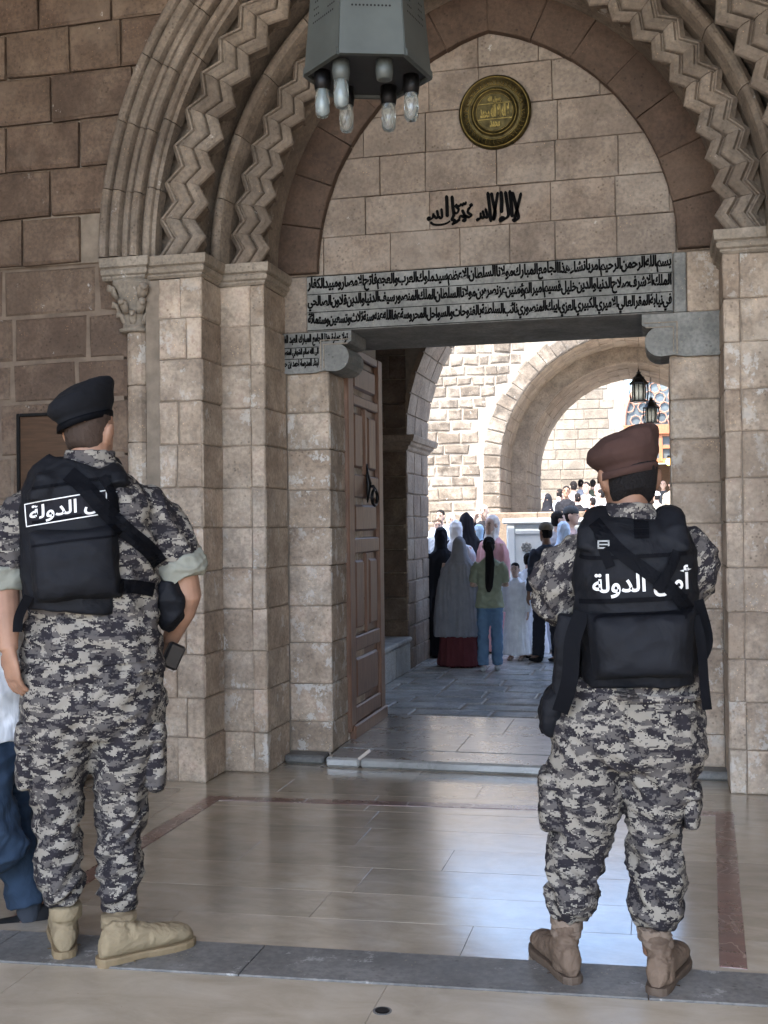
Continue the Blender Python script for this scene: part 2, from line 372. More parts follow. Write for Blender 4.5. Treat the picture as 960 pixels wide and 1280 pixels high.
# ------------------------------------------------ arabic lettering
AR = {}
for ch, f in {'ا': 'FE8D FE8E', 'أ': 'FE83 FE84', 'آ': 'FE81 FE82', 'إ': 'FE87 FE88', 'ب': 'FE8F FE90 FE91 FE92', 'ة': 'FE93 FE94', 'ت': 'FE95 FE96 FE97 FE98',
              'ث': 'FE99 FE9A FE9B FE9C', 'ج': 'FE9D FE9E FE9F FEA0', 'ح': 'FEA1 FEA2 FEA3 FEA4', 'خ': 'FEA5 FEA6 FEA7 FEA8', 'د': 'FEA9 FEAA', 'ذ': 'FEAB FEAC',
              'ر': 'FEAD FEAE', 'ز': 'FEAF FEB0', 'س': 'FEB1 FEB2 FEB3 FEB4', 'ش': 'FEB5 FEB6 FEB7 FEB8', 'ص': 'FEB9 FEBA FEBB FEBC', 'ض': 'FEBD FEBE FEBF FEC0',
              'ط': 'FEC1 FEC2 FEC3 FEC4', 'ظ': 'FEC5 FEC6 FEC7 FEC8', 'ع': 'FEC9 FECA FECB FECC', 'غ': 'FECD FECE FECF FED0', 'ف': 'FED1 FED2 FED3 FED4',
              'ق': 'FED5 FED6 FED7 FED8', 'ك': 'FED9 FEDA FEDB FEDC', 'ل': 'FEDD FEDE FEDF FEE0', 'م': 'FEE1 FEE2 FEE3 FEE4', 'ن': 'FEE5 FEE6 FEE7 FEE8',
              'ه': 'FEE9 FEEA FEEB FEEC', 'و': 'FEED FEEE', 'ى': 'FEEF FEF0', 'ي': 'FEF1 FEF2 FEF3 FEF4', 'ئ': 'FE89 FE8A FE8B FE8C', 'ء': 'FE80', 'ـ': '0640 0640 0640 0640',
              'X': 'FEFB FEFC'}.items():
    AR[ch] = [chr(int(q, 16)) for q in f.split()]
def shape(txt):
    txt = txt.replace('لا', 'X').replace('لأ', 'X'); out = []
    for i, c in enumerate(txt):
        if c not in AR: out.append(c); continue
        F = AR[c]; p = txt[i-1] if i else ' '; q = txt[i+1] if i+1 < len(txt) else ' '
        jp = p in AR and len(AR[p]) == 4; jn = q in AR and len(F) == 4 and len(AR[q]) > 1
        k = 3 if jp and jn else 1 if jp and len(F) > 1 else 2 if jn else 0
        out.append(F[k])
    return ''.join(reversed(out))
def text_mesh(txt, w, h, weight=.03, depth=.003, arabic=True, res=3, curl=0., tight=False):
    c = bpy.data.curves.new('lettering', 'FONT'); c.body = shape(txt) if arabic else txt; c.resolution_u = res
    if tight: c.body = c.body.replace(' ', '')
    c.offset = weight; c.extrude = .01 if depth else 0.
    if not depth: c.fill_mode = 'FRONT'
    o = bpy.data.objects.new('lettering', c); COL.objects.link(o); bpy.context.view_layer.update()
    me = bpy.data.meshes.new_from_object(o.evaluated_get(bpy.context.evaluated_depsgraph_get())); bpy.data.objects.remove(o)
    me.materials.clear()
    xs = [v.co.x for v in me.vertices]; ys = [v.co.y for v in me.vertices]
    x0, x1, y0, y1 = min(xs), max(xs), min(ys), max(ys)
    for v in me.vertices:
        v.co = V((((v.co.x-x0)/(x1-x0)-.5)*w, ((v.co.y-y0)/(y1-y0)-.5)*h, v.co.z/.01*depth/2))
        if curl: v.co.y += curl*N.noise(V((v.co.x*9, 0, 3)))
    return me
def text_front(name, txt, x0, x1, z0, z1, Y, mat, parent, weight=.03, curl=0., pen=0., **k):
    me = text_mesh(txt, x1-x0, z1-z0, weight, curl=curl, **k)
    if pen:                                        # broad pen: widen the strokes sideways
        bm = bmesh.new()
        for i in (-1, 0, 1):
            m2 = me.copy()
            for v in m2.vertices: v.co += V((i*pen, i*pen*.3, i*.0002))
            bm.from_mesh(m2); bpy.data.meshes.remove(m2)
        bm.to_mesh(me); bm.free()
    o = link(name, me, mat, parent)
    for v in me.vertices: v.co = V(((x0+x1)/2+v.co.x, Y-v.co.z, (z0+z1)/2+v.co.y))
    return o
def brush(mb, pts, Y, w=.01, d=.003):
    """painted stroke: flat pen ribbon through (x,z) points on a wall facing -Y"""
    L = []
    for i, p in enumerate(pts):
        a, b = pts[max(i-1, 0)], pts[min(i+1, len(pts)-1)]
        tx, tz = b[0]-a[0], b[1]-a[1]; l = math.hypot(tx, tz) or 1; nx, nz = -tz/l, tx/l
        ww = w*(1 if 0 < i < len(pts)-1 else .45)*(.75+.5*abs(nx*.8+nz*.6))
        L.append((p[0]+nx*ww/2, p[1]+nz*ww/2)); L.append((p[0]-nx*ww/2, p[1]-nz*ww/2))
    n = len(L); vs = [(x, Y-d, z) for x, z in L]+[(x, Y+.001, z) for x, z in L]; fs = []
    for i in range(0, n-2, 2):
        fs += [(i, i+2, i+3, i+1), (i, n+i, n+i+2, i+2), (i+1, i+3, n+i+3, n+i+1)]
    fs += [(0, 1, n+1, n), (n-2, 2*n-2, 2*n-1, n-1)]
    mb.add(vs, fs)
def smoothline(P, k=5):
    out = []
    for i in range(len(P)-1):
        p0, p1, p2, p3 = P[max(i-1, 0)], P[i], P[i+1], P[min(i+2, len(P)-1)]
        for j in range(k):
            t = j/k; out.append(tuple(.5*((2*p1[a])+(-p0[a]+p2[a])*t+(2*p0[a]-5*p1[a]+4*p2[a]-p3[a])*t*t+(-p0[a]+3*p1[a]-3*p2[a]+p3[a])*t**3) for a in range(len(p1))))
    return out+[tuple(P[-1])]

# ================================================= THE GATE (portal)
XC, R0, A0, ZS = -.93, 1.386, 1.05, 2.945        # axis, intrados radius, half span, springing height
CO = R0-A0                                        # arc centres sit this far past the axis
HC = .235                                         # course height
def arc(R, th, side):                             # side +1 right half, -1 left half
    return (XC+side*(-CO+R*cos(th)), ZS+R*sin(th))
def thmax(R): return math.acos(CO/R)
portal = thing('stone_portal', 'tall pointed stone gateway with zigzag carved arches, inscribed lintel and stepped side piers', 'gateway', (0, 0, 0))
rows = [0.]+[HC*i+.0+random.uniform(-.012, .012) for i in range(1, 12)]+[2.82]
YJ, YB, Y2, Y1, Y0 = 6.5, 6.44, 6.1, 5.8, 5.72

def mx(x, side): return x if side < 0 else 2*XC-x
for side in (-1, 1):
    # masonry cores (mortar seen in the joints)
    core = MB()
    for x0, x1, ya, yb, z1 in ((-2.6, -1.945, YJ+.012, 7.28, 2.94), (-2.6, -2.212, Y2+.012, YJ+.02, 2.81), (-2.8, -2.472, Y1+.012, Y2+.02, 2.81), (-3.3, -2.6, Y2-.06, 6.6, 2.81)):
        a, b = sorted((mx(x0, side), mx(x1, side))); core.box(a, b, ya, yb, 0.0, z1)
    core.build('masonry_core', M_mortar, portal)
    sg = -side
    # jamb: front and reveal
    jr = [.05]+rows[1:11]+[2.345]
    for i in range(len(jr)-1):
        a, b = sorted((mx(-2.2, side), mx(-1.93, side)))
        block('jamb_stone', [(a, jr[i]), (b, jr[i]), (b, jr[i+1]), (a, jr[i+1])], V((0, YJ, 0)), EX, EZ, -EY, .02, M_jamb, portal, gap=.003)
        for ya, yb in ((YJ+.003, 6.86), (6.86, 7.28)):
            block('jamb_stone', [(ya, jr[i]), (yb, jr[i]), (yb, jr[i+1]), (ya, jr[i+1])], V((mx(-1.93, side), 0, 0)), EY, EZ, EX*sg, .02, M_jamb, portal, gap=.003)
    # second and first piers
    for X0, X1, Yf, Yb, nm in ((-2.49, -2.2, Y2, YJ, 'pier_stone'), (-2.72, -2.46, Y1, Y2, 'pier_stone')):
        rr = rowsz(0, 2.815, HC, seed=int(-X0*100))
        for i in range(len(rr)-1):
            cut = X0+(X1-X0)*random.uniform(.28, .72) if random.random() < .55 else None
            if Yf == Y2: cut = X1-.085
            seg = [(X0, X1)] if cut is None else [(X0, cut), (cut, X1)]
            for q0, q1 in seg:
                a, b = sorted((mx(q0, side), mx(q1, side)))
                block(nm, [(a, rr[i]), (b, rr[i]), (b, rr[i+1]), (a, rr[i+1])], V((0, Yf, 0)), EX, EZ, -EY, .05, M_jamb if cut else M_pier, portal, gap=.002 if (q1 == cut or q0 == cut) and Yf == Y2 else .0035, jit=.005)
            block(nm, [(Yf+.004, rr[i]), (Yb, rr[i]), (Yb, rr[i+1]), (Yf+.004, rr[i+1])], V((mx(X1, side), 0, 0)), EY, EZ, EX*sg, .03, M_pier, portal, gap=.003, jit=.004)
    # recess stones and nook shaft
    a, b = sorted((mx(-3.0, side), mx(-2.725, side)))
    rr = rowsz(0, 2.82, HC, seed=5)
    for i in range(len(rr)-1):
        p, q = sorted((mx(-2.83, side), mx(-2.725, side)))
        block('recess_stone', [(p, rr[i]), (q, rr[i]), (q, rr[i+1]), (p, rr[i+1])], V((0, Y1+.05, 0)), EX, EZ, -EY, .04, M_pier, portal)
        p, q = sorted((mx(-2.96, side), mx(-2.835, side)))
        block('recess_stone', [(p, rr[i]), (q, rr[i]), (q, rr[i+1]), (p, rr[i+1])], V((0, Y1+.085, 0)), EX, EZ, -EY, .04, M_pier, portal)
    rr = rowsz(0.02, 2.53, .33, seed=9)
    for i in range(len(rr)-1):
        c = V((mx(-2.875, side), 5.87, 0)); r = .062
        MB().loft([(c+V((0, 0, z)), q, q) for z, q in ((rr[i]+.002, r-.004), (rr[i]+.008, r), (rr[i+1]-.008, r), (rr[i+1]-.002, r-.004))], 14).build('shaft_drum', M_jamb, portal, smooth=False)
    # imposts: stepped moulding over each pier
    def impost(x0, x1, yf, yb, z0=2.815, z1=2.935, nm='impost'):
        m = MB(); a, b = sorted((mx(x0, side), mx(x1, side)))
        prof = [(0, .0), (.012, .014), (.022, .012), (.030, .028), (.05, .034), (.062, .024), (.070, .042), (.10, .046), (.12, .046)]
        inner = mx(x1, side)
        vs = []
        for dz, e in prof:
            l, r = (a, b+e) if inner == b else (a-e, b)
            vs += [(l, yf-e, z0+dz), (r, yf-e, z0+dz), (r, yb, z0+dz), (l, yb, z0+dz)]
        k = len(prof); fs = [(3, 2, 1, 0), tuple(4*(k-1)+i for i in range(4))]
        for i in range(k-1):
            for j in range(4): fs.append((4*i+j, 4*i+(j+1) % 4, 4*i+4+(j+1) % 4, 4*i+4+j))
        m.add(vs, fs); m.build(nm, M_imp, portal)
    impost(-2.55, -2.2, Y2, YJ-.002); impost(-2.78, -2.46, Y1, Y2-.05); impost(-3.04, -2.79, Y1-.03, 6.0)
    # foliate capital on the shaft
    cap = MB(); c = V((mx(-2.885, side), 5.855, 0))
    cap.loft([(c+V((0, 0, z)), r, r) for z, r in ((2.525, .07), (2.53, .085), (2.545, .085), (2.552, .066), (2.60, .063), (2.66, .072), (2.72, .09), (2.77, .108), (2.79, .115), (2.795, .12), (2.815, .12))], 12, pw=2.6)
    cap.build('capital', M_imp, portal, smooth=True)
    for zz, rad, kk, s_ in ((2.62, .07, 6, .022), (2.685, .092, 6, .03), (2.765, .122, 4, .036)):
        for j in range(kk):
            a = 2*pi*(j+.5*(zz > 2.65 and zz < 2.7))/kk+pi/4
            if sin(a) > .75: continue
            q = c+V((cos(a)*rad, sin(a)*rad, zz)); lf = MB()
            lf.loft([(q+V((-cos(a)*.02, -sin(a)*.02, -.055)), .02, .01), (q+V((0, 0, -.03)), s_*.9, .012), (q+V((cos(a)*.012, sin(a)*.012, 0)), s_, .014), (q+V((cos(a)*.03, sin(a)*.03, .012)), s_*.8, .014), (q+V((cos(a)*.034, sin(a)*.034, -.012)), s_*.4, .01)], 8, ref=(-sin(a), cos(a), 0))
            lf.ball(q+V((cos(a)*.022, sin(a)*.022, 0)), s_*.6, s_*.6, s_*.55, 8, 5)
            lf.build('capital_leaf', M_imp, portal, smooth=True)

# brown pointed band around the tympanum
for side in (-1, 1):
    n = 7
    for i in range(n):
        t0, t1 = thmax(R0)*i/n, thmax(R0)*(i+1)/n
        k = 3; P = []
        for j in range(k+1): P.append(arc(R0, t0+(t1-t0)*j/k, side))
        for j in range(k, -1, -1):
            tt = t0+(t1-t0)*j/k; rr_ = 1.72
            if i == n-1 and j == k: tt = thmax(1.72)
            P.append(arc(rr_, tt, side))
        if side > 0: P = P[::-1]
        P = P[::-1]
        block('arch_voussoir', P, V((0, YB, 0)), EX, EZ, -EY, .09, M_dark, portal, gap=.002, ch=.005)

def ring(mb, r0, r1, y0, y1, n=26):
    for side in (-1, 1):
        vs = []; 
        for i in range(n+1):
            for r in (r0, r1):
                t = thmax(r)*i/n
                x, z = arc(r, t, side); vs += [(x, y0, z), (x, y1, z)]
        fs = []
        for i in range(n):
            a = 4*i; b = a+4
            fs += [(a, a+2, b+2, b), (a+1, b+1, b+3, a+3), (a, b, b+1, a+1), (a+2, a+3, b+3, b+2)]
        fs += [(0, 1, 3, 2), (4*n, 4*n+2, 4*n+3, 4*n+1)]
        mb.add(vs, fs)
def a2r(a): return R0+(a-A0)
m = MB(); ring(m, a2r(1.30), a2r(1.62), Y2+.16, YB); m.build('arch_core', M_chev, portal)
m = MB(); ring(m, a2r(1.62), a2r(1.90), Y1+.17, Y2+.2); m.build('arch_core', M_chev, portal)
m = MB(); ring(m, a2r(1.88), a2r(2.14), Y1+.02, Y2+.2); m.build('arch_core', M_chev, portal)

def chevrons(rin, prof, Y, A, hp, mat, back):
    for side in (-1, 1):
        rm = rin+prof[-1][0]*.5; L = rm*thmax(rm); n = int(round(L/hp)); n -= n % 2
        for i in range(0, n, 2):
            vs = []; M = len(prof)+2
            full = prof+[(prof[-1][0], back), (prof[0][0], back)]
            ss = [i+.012, i+1, i+2-.012]
            js = random.uniform(-.004, .004)
            for s in ss:
                u = abs((s % 2)-1); off = A*(2*u-1)             # +A at stone ends, -A at its middle
                for (t, f) in full:
                    r = rin+t+off; th = thmax(rm)*s/n
                    if s > n-.5: th = thmax(r)-.001
                    x, z = arc(r, th, side); vs.append((x, Y-f+js, z))
            fs = []
            for q in range(2):
                for k in range(M):
                    a = q*M+k; b = q*M+(k+1) % M
                    fs.append((a, a+M, b+M, b) if side > 0 else (a, b, b+M, a+M))
            fs.append(tuple(range(M))); fs.append(tuple(2*M+k for k in range(M-1, -1, -1)))
            me = mesh('chevron_voussoir', vs, fs)
            bm = bmesh.new(); bm.from_mesh(me); bmesh.ops.recalc_face_normals(bm, faces=bm.faces); bm.to_mesh(me); bm.free()
            link('chevron_voussoir', me, mat, portal)
def rolls(name, rin, prof, Y, n, mat, back):
    for side in (-1, 1):
        for i in range(n):
            vs = []; full = prof+[(prof[-1][0], back), (prof[0][0], back)]; M = len(full); K = 5
            js = random.uniform(-.0015, .0015)
            for q in range(K+1):
                u = i+(q+(.03 if q == 0 else -.03 if q == K else 0))/K
                for t, f in full:
                    r = rin+t+js; x, z = arc(r, thmax(r)*u/n, side); vs.append((x, Y-f, z))
            fs = []
            for q in range(K):
                for k in range(M):
                    a = q*M+k; b = q*M+(k+1) % M; fs.append((a, a+M, b+M, b))
            fs.append(tuple(range(M))); fs.append(tuple(K*M+k for k in range(M-1, -1, -1)))
            me = mesh(name, vs, fs); bm = bmesh.new(); bm.from_mesh(me); bmesh.ops.recalc_face_normals(bm, faces=bm.faces); bm.to_mesh(me); bm.free()
            link(name, me, mat, portal)
def arcprof(t0, r, f0, n=5, squash=1.):
    return [(t0+r-r*cos(pi*i/n), f0+squash*r*sin(pi*i/n)) for i in range(n+1)]
# order 2: inner zigzag pair + roll;  order 1: bigger zigzag pair;  order 0: plain rolls
P2 = [(.06, -.17), (.035, -.06), (.006, -.028), (.0, -.014), (.006, -.002), (.030, .012), (.058, .010), (.066, -.006), (.070, -.030), (.078, -.030), (.084, -.010), (.092, -.002), (.118, .008), (.146, .002), (.154, -.014), (.158, -.034), (.170, -.036), (.176, -.022), (.184, -.020), (.200, -.045), (.216, -.062)]
chevrons(a2r(1.262), P2, Y2, .028, .083, M_chev, -.19)
P1 = [(.07, -.18), (.04, -.07), (.006, -.032), (.0, -.016), (.007, -.002), (.034, .014), (.068, .012), (.078, -.006), (.083, -.036), (.092, -.036), (.099, -.012), (.108, -.003), (.138, .010), (.168, .003), (.177, -.014), (.182, -.038), (.194, -.040), (.201, -.024), (.211, -.022), (.228, -.05), (.246, -.068)]
chevrons(a2r(1.540), P1, Y1, .036, .098, M_chev, -.2)
rolls('moulding_stone', a2r(1.500), [(0, -.08), (.012, -.012)]+arcprof(.016, .030, 0, 6)+[(.088, -.012), (.092, -.08)], Y2-.03, 7, M_chev, -.2)
rolls('moulding_stone', a2r(1.812), [(0, -.1), (.002, -.04), (.02, -.03)]+arcprof(.022, .022, -.02, 5)+[(.078, -.03)], Y1-.02, 8, M_chev, -.12)
rolls('moulding_stone', a2r(1.892), arcprof(0, .026, -.02, 5)+[(.06, -.045)]+arcprof(.062, .02, -.03, 4)+[(.11, -.04)]+arcprof(.114, .03, -.015, 5)+[(.182, -.04)]+arcprof(.186, .026, -.01, 5)+[(.25, -.04)], Y1-.05, 9, M_chev, -.1)

# tympanum
tc = MB(); tc.box(-2.55, .69, YJ+.03, 7.28, 2.6, 5.05); tc.build('masonry_core', M_mortar, portal)
tz = [2.935, 3.165, 3.395, 3.63, 3.865, 4.10, 4.36]
def out(x0, x1, z0, z1):
    x = x0 if x0 > XC else x1 if x1 < XC else XC
    side = 1 if x > XC else -1
    return math.hypot((x-XC)*side+CO, z0-ZS) > 1.56
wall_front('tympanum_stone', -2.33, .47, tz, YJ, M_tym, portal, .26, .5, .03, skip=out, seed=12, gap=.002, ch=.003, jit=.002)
# lintel with three painted lines, end stones, corbels
def slab(name, x0, x1, z0, z1, y0, y1, mat, c=.006, parent=portal): return MB().cbox(x0, x1, y0, y1, z0, z1, c).build(name, mat, parent)
lint = slab('lintel', -2.055, .092, 2.592, 2.928, YJ-.035, 7.28, M_grey)
lines = ['بسم الله الرحمن الرحيم امر بانشاء هذا الجامع المبارك مولانا السلطان الاعظم سيد ملوك العرب والعجم فاتح الامصار ومبيد الكفار',
         'الملك الاشرف صلاح الدنيا والدين خليل قسيم امير المؤمنين عز نصره بن مولانا السلطان الملك المنصور سيف الدنيا والدين قلاون الصالحي',
         'في نيابة المقر العالي الاميري الكبيري العزي ايبك المنصوري نائب السلطنة بالفتوحات والسواحل المحروسة عفا الله عنه سنة ثلاث وتسعين وستمائة']
for i, tx in enumerate(lines):
    zt = 2.922-.108*i
    text_front('inscription', tx, -2.048, .085, zt-.103, zt-.004, YJ-.0365, M_ink, lint, weight=.034, curl=.012, pen=.0013, res=2, tight=True)
rl = MB()
for i in range(4): rl.box(-2.05, .088, YJ-.0375, YJ-.034, 2.9225-.1085*i, 2.9265-.1085*i)
rl.build('ruling', M_ink, lint)
slab('lintel_end_stone', -2.24, -2.06, 2.592, 2.93, YJ-.02, 7.2, M_tym); slab('lintel_end_stone', .097, .165, 2.592, 2.93, YJ-.02, 7.2, M_grey); slab('lintel_end_stone', .17, .38, 2.592, 2.93, YJ-.02, 7.2, M_jamb)
def corbel(side):
    """bracket block with quarter-round nose under the lintel end"""
    prof = [(0, 0), (.33, 0), (.33, .055), (.36, .06), (.385, .075), (.4, .1), (.405, .13)]
    prof = [(.02, .02), (.0, .08), (0, .245), (.475, .245), (.475, .185), (.46, .175)]+[(.375+.085*cos(a), .09+.085*sin(a)) for a in (1.1, .7, .3, 0, -.4, -.8, -1.2, -1.57)]+[(.3, .012), (.24, .0), (.06, .0)]
    pr = [(mx(-2.255+x, side), 2.343+z) for x, z in prof]
    if side > 0: pr = pr[::-1]
    O = V((0, YJ-.03, 0)); vs = [(x, YJ-.03, z) for x, z in pr]+[(x, 6.82, z) for x, z in pr]; n = len(pr)
    fs = [tuple(range(n-1, -1, -1)), tuple(range(n, 2*n))]+[(i, (i+1) % n, n+(i+1) % n, n+i) for i in range(n)]
    me = mesh('corbel', vs, fs); bm = bmesh.new(); bm.from_mesh(me); bmesh.ops.recalc_face_normals(bm, faces=bm.faces); bm.to_mesh(me); bm.free()
    c = link('corbel', me, M_grey, portal)
    fr = MB(); a, b = sorted((mx(-1.94, side), mx(-1.86, side)))                   # sunk frame lines round the nose
    for k, (q0, q1, w0, w1) in enumerate(((-1.975, -1.967, 2.36, 2.535), (-1.955, -1.949, 2.37, 2.515), (-1.949, -1.80, 2.509, 2.515), (-1.975, -1.79, 2.535, 2.540))):
        a, b = sorted((mx(q0, side), mx(q1, side))); fr.box(a, b, YJ-.036, YJ-.029, w0, w1)
    fr.build('carved_frame', M_imp, c); return c
cl = corbel(-1); cr = corbel(1)
for i, (tx, x1, w) in enumerate((('تولا عمارة هذا الجامع المبارك العبد الفقير', -1.80, .44), ('الى الله سالم الشهابي المنصوري', -1.985, .25), ('لبناء المدرسة احمد بن حسن', -1.985, .25))):
    h = .058 if i else .075; zt = 2.58-(0, .085, .15)[i]
    text_front('inscription', tx, x1-w, x1, zt-h, zt, YJ-.0312, M_ink, cl, weight=.035, pen=.0011, res=2)
    if i < 2:
        MB().box(-2.235, -1.99 if i else -1.985, YJ-.0325, YJ-.0295, zt-h-.008, zt-h-.004).build('ruling', M_ink, cl)

# painted creed on the tympanum, brushed letters in the crowded upright style of the photo
def cal(px, py): p = atY(px, py, YJ-.004); return (p.x, p.z)
cm = MB()
def bs(pts, w=.013):
    brush(cm, smoothline([cal(*p) for p in pts]), YJ-.004, w)
Z = lambda x, y: (520+x/5.82, 80+y/5.82)
for P, w in ([[(765, 935), (740, 1040), (715, 1135)], .014], [[(700, 930), (722, 1010), (738, 1080), (745, 1120), (718, 1140), (706, 1125)], .014], [[(682, 918), (694, 1030), (700, 1115)], .015],
             [[(650, 925), (664, 1020), (672, 1100), (640, 1130), (614, 1140), (620, 1118), (645, 1122)], .014], [[(618, 925), (625, 1010), (622, 1085)], .015],
             [[(596, 930), (580, 1030), (562, 1135), (578, 1090), (560, 1000), (548, 935)], .013], [[(522, 930), (535, 1040), (545, 1150)], .014], [[(505, 1050), (520, 1105), (518, 1118), (500, 1112)], .011],
             [[(484, 1065), (496, 1110), (486, 1122), (470, 1108)], .011], [[(470, 1080), (468, 1120), (448, 1138), (445, 1128), (462, 1125)], .01],
             [[(388, 1032), (400, 1022), (404, 1030), (392, 1036)], .012], [[(372, 1062), (395, 1040), (376, 1075), (402, 1100), (385, 1115), (352, 1100)], .011], [[(335, 1060), (352, 1098), (358, 1140), (335, 1135)], .012], [[(352, 1118), (325, 1105), (312, 1130), (286, 1150)], .011],
             [[(365, 1000), (358, 1022), (345, 1012), (340, 1030), (325, 1020), (318, 1035), (300, 1030)], .009], [[(300, 1018), (288, 1032), (300, 1045), (310, 1060), (298, 1085), (272, 1080)], .011],
             [[(262, 958), (268, 1040), (275, 1095), (262, 1130), (282, 1140), (262, 1172)], .014], [[(222, 955), (226, 1040), (228, 1115)], .015],
             [[(185, 1050), (190, 1110), (178, 1122), (165, 1108)], .011], [[(152, 1062), (160, 1108), (148, 1122), (128, 1100)], .011], [[(128, 1085), (120, 1120), (92, 1134), (88, 1118), (108, 1118)], .011],
             [[(105, 1150), (130, 1168), (180, 1170), (225, 1158), (250, 1140)], .010], [[(270, 1165), (300, 1150), (322, 1132)], .01]):
    bs([Z(*p) for p in P], w*1.22)
cm.build('painted_creed', M_ink, portal)

# threshold and gate floor
for x0, x1 in ((-1.925, -1.72), (-1.715, -.2), (-.195, .08)):
    MB().cbox(x0, x1, 6.33+random.uniform(-.004, .004), 6.62, 0, .058+random.uniform(-.003, .003), .012).build('threshold_slab', M_thr, portal)
for x0, x1 in ((-2.2, -1.955), (.105, .36)): MB().cbox(x0, x1, 6.38, 6.6, 0, .05, .012).build('threshold_slab', M_kerb, portal)

# door leaf, opened inwards against the passage
door = MB(); DX = -1.905
d_thing = bpy.data.objects.new('door', None); COL.objects.link(d_thing); d_thing.parent = portal; d_thing['label'] = 'tall panelled brown wooden door leaf standing open'
DY0, DY1, DZ0, DZ1 = 6.84, 7.745, .105, 2.58
d_thing.location = (DX, DY0, 0)
def dbox(name, y0, y1, z0, z1, d0, d1, c=.008, mat=M_door):
    return MB().cbox(d0, d1, y0-DY0, y1-DY0, z0, z1, c).build(name, mat, d_thing)
for a, b in ((DY0, DY0+.13), (DY1-.12, DY1)): dbox('stile', a, b, DZ0, DZ1, -.07, 0)
zr = [DZ0, .33, .62, .735, 1.20, 1.285, 1.60, 1.78, 2.33, 2.40, DZ1]
a, b = DY0+.132, DY1-.122
for z0, z1 in ((.145, .25), (.60, .70), (1.235, 1.335), (1.60, 1.75), (2.20, 2.27), (2.52, 2.58)): dbox('rail', a, b, z0, z1, -.062, -.003)
mid = (a+b)/2
def panel(y0, y1, z0, z1):
    dbox('panel', y0+.002, y1-.002, z0+.002, z1-.002, -.05, -.028, .002); dbox('panel_field', y0+.045, y1-.045, z0+.045, z1-.045, -.045, -.008, .014)
panel(a, b, .25, .60); panel(a, b, 1.335, 1.60); panel(a, b, 2.27, 2.52)
for z0, z1 in ((.70, 1.235), (1.75, 2.20)):
    dbox('mullion', mid-.03, mid+.03, z0+.001, z1-.001, -.06, -.005); panel(a, mid-.031, z0, z1); panel(mid+.031, b, z0, z1)
MB().cbox(-.09, .015, .05, DY1-DY0+.01, .05, .143, .01).build('bottom_board', M_door, d_thing)
kn = MB(); ky, kz = mid-DY0, 1.70
kn.loft([((.0, ky, kz+.13), .006, .004), ((.0, ky, kz+.06), .018, .012), ((.012, ky, kz), .034, .02), ((.006, ky, kz-.07), .026, .012), ((0, ky, kz-.13), .006, .004)], 10, ref=(0, 1, 0))
kn.tube([(.05, ky+.075*sin(t), kz-.045-.07*(1-cos(t))*.75) for t in [i*2*pi/14 for i in range(14)]]+[(.05, ky, kz-.045)], .011, 8); kn.tube([(0, ky, kz-.02), (.04, ky, kz-.02), (.055, ky, kz-.05)], .012)
kn.build('knocker', M_iron, d_thing, smooth=True)

# ------------------------------------------------ side wall left of the gate
sw = thing('side_wall', 'brown masonry wall of large worn blocks left of the gateway behind the soldier in the black beret', 'wall', (0, 0, 0))
rz_ = rowsz(0, 2.94, .27, .03, seed=3)
MB().box(-5.6, -2.962, 5.85+.008, 6.7, 0, 6.2).build('masonry_core', M_mortarw, sw)
wall_front('wall_stone', -5.0, -2.935, rz_, 5.85, M_wall, sw, .28, .6, .03, seed=4, ch=.012, jit=.009, gap=.007)
rz2 = rowsz(2.943, 5.4, .27, seed=5)
def over(x0, x1, z0, z1):
    x = x1; return math.hypot(XC-x+CO, z1-ZS) < a2r(2.1) and x1 > XC-2.1
wall_front('wall_stone', -5.0, -2.4, rz2, 5.80, M_wall, sw, .3, .55, .05, skip=lambda a, b, c, d: math.hypot(max(XC-b, 0)+CO, max(d, c)-ZS) < a2r(2.05), seed=6, ch=.012, jit=.009, gap=.006)
MB().box(-3.5, 1.8, 5.86, 6.0, 4.95, 6.2).build('masonry_core', M_mortar, sw)
up = MB()
for side in (-1, 1):                                   # spandrel sheet over the outer order
    n = 18
    vs = []
    for i in range(n+1):
        x, z = arc(a2r(2.12), thmax(a2r(2.12))*i/n, side); vs += [(x, 5.84, z), (XC+side*3.2, 5.84, z if i < n else 6.2), (x, 5.99, z)]
    up.add(vs, [(3*i, 3*i+1, 3*i+4, 3*i+3) for i in range(n)]+[(3*i, 3*i+3, 3*i+5, 3*i+2) for i in range(n)])
up.build('spandrel_core', M_mortar, sw)
# right return of the gate wall, outside the frame
rw = tag(MB().box(1.15, 4.6, 5.9, 6.8, 0, 6.2).build('east_wall', M_wall), kind='structure')

pl = thing('wooden_plaque', 'brown wooden board in thin black frame on the left wall behind the black beret', 'board', (-3.41, 5.83, 1.8))
q = atY(25, 518, 5.83); q2 = atY(90, 640, 5.83)
MB().cbox(q.x+3.41+.012, -3.125+3.41-.012, -.03, 0, q2.z-1.8+.012, q.z-1.8-.012, .004).build('board', M_plaque, pl)
for x0, x1, z0, z1 in ((q.x, q.x+.02, q2.z, q.z), (-3.145, -3.125, q2.z, q.z), (q.x+.021, -3.146, q.z-.02, q.z), (q.x+.021, -3.146, q2.z, q2.z+.02)):
    MB().cbox(x0+3.41, x1+3.41, -.045, 0, z0-1.8, z1-1.8, .004).build('frame', M_iron, pl)
bn = thing('stone_bench', 'low rough brown stone block against the left wall behind the walking man in jeans', 'stone block', (-3.5, 5.4, 0))
for i in range(2):
    for j in range(1):
        MB().cbox(-.62+.5*i, -.125+.5*i, -.5, .4, .2*j+.0, .2*j+.195, .02).build('stone', M_wall, bn)

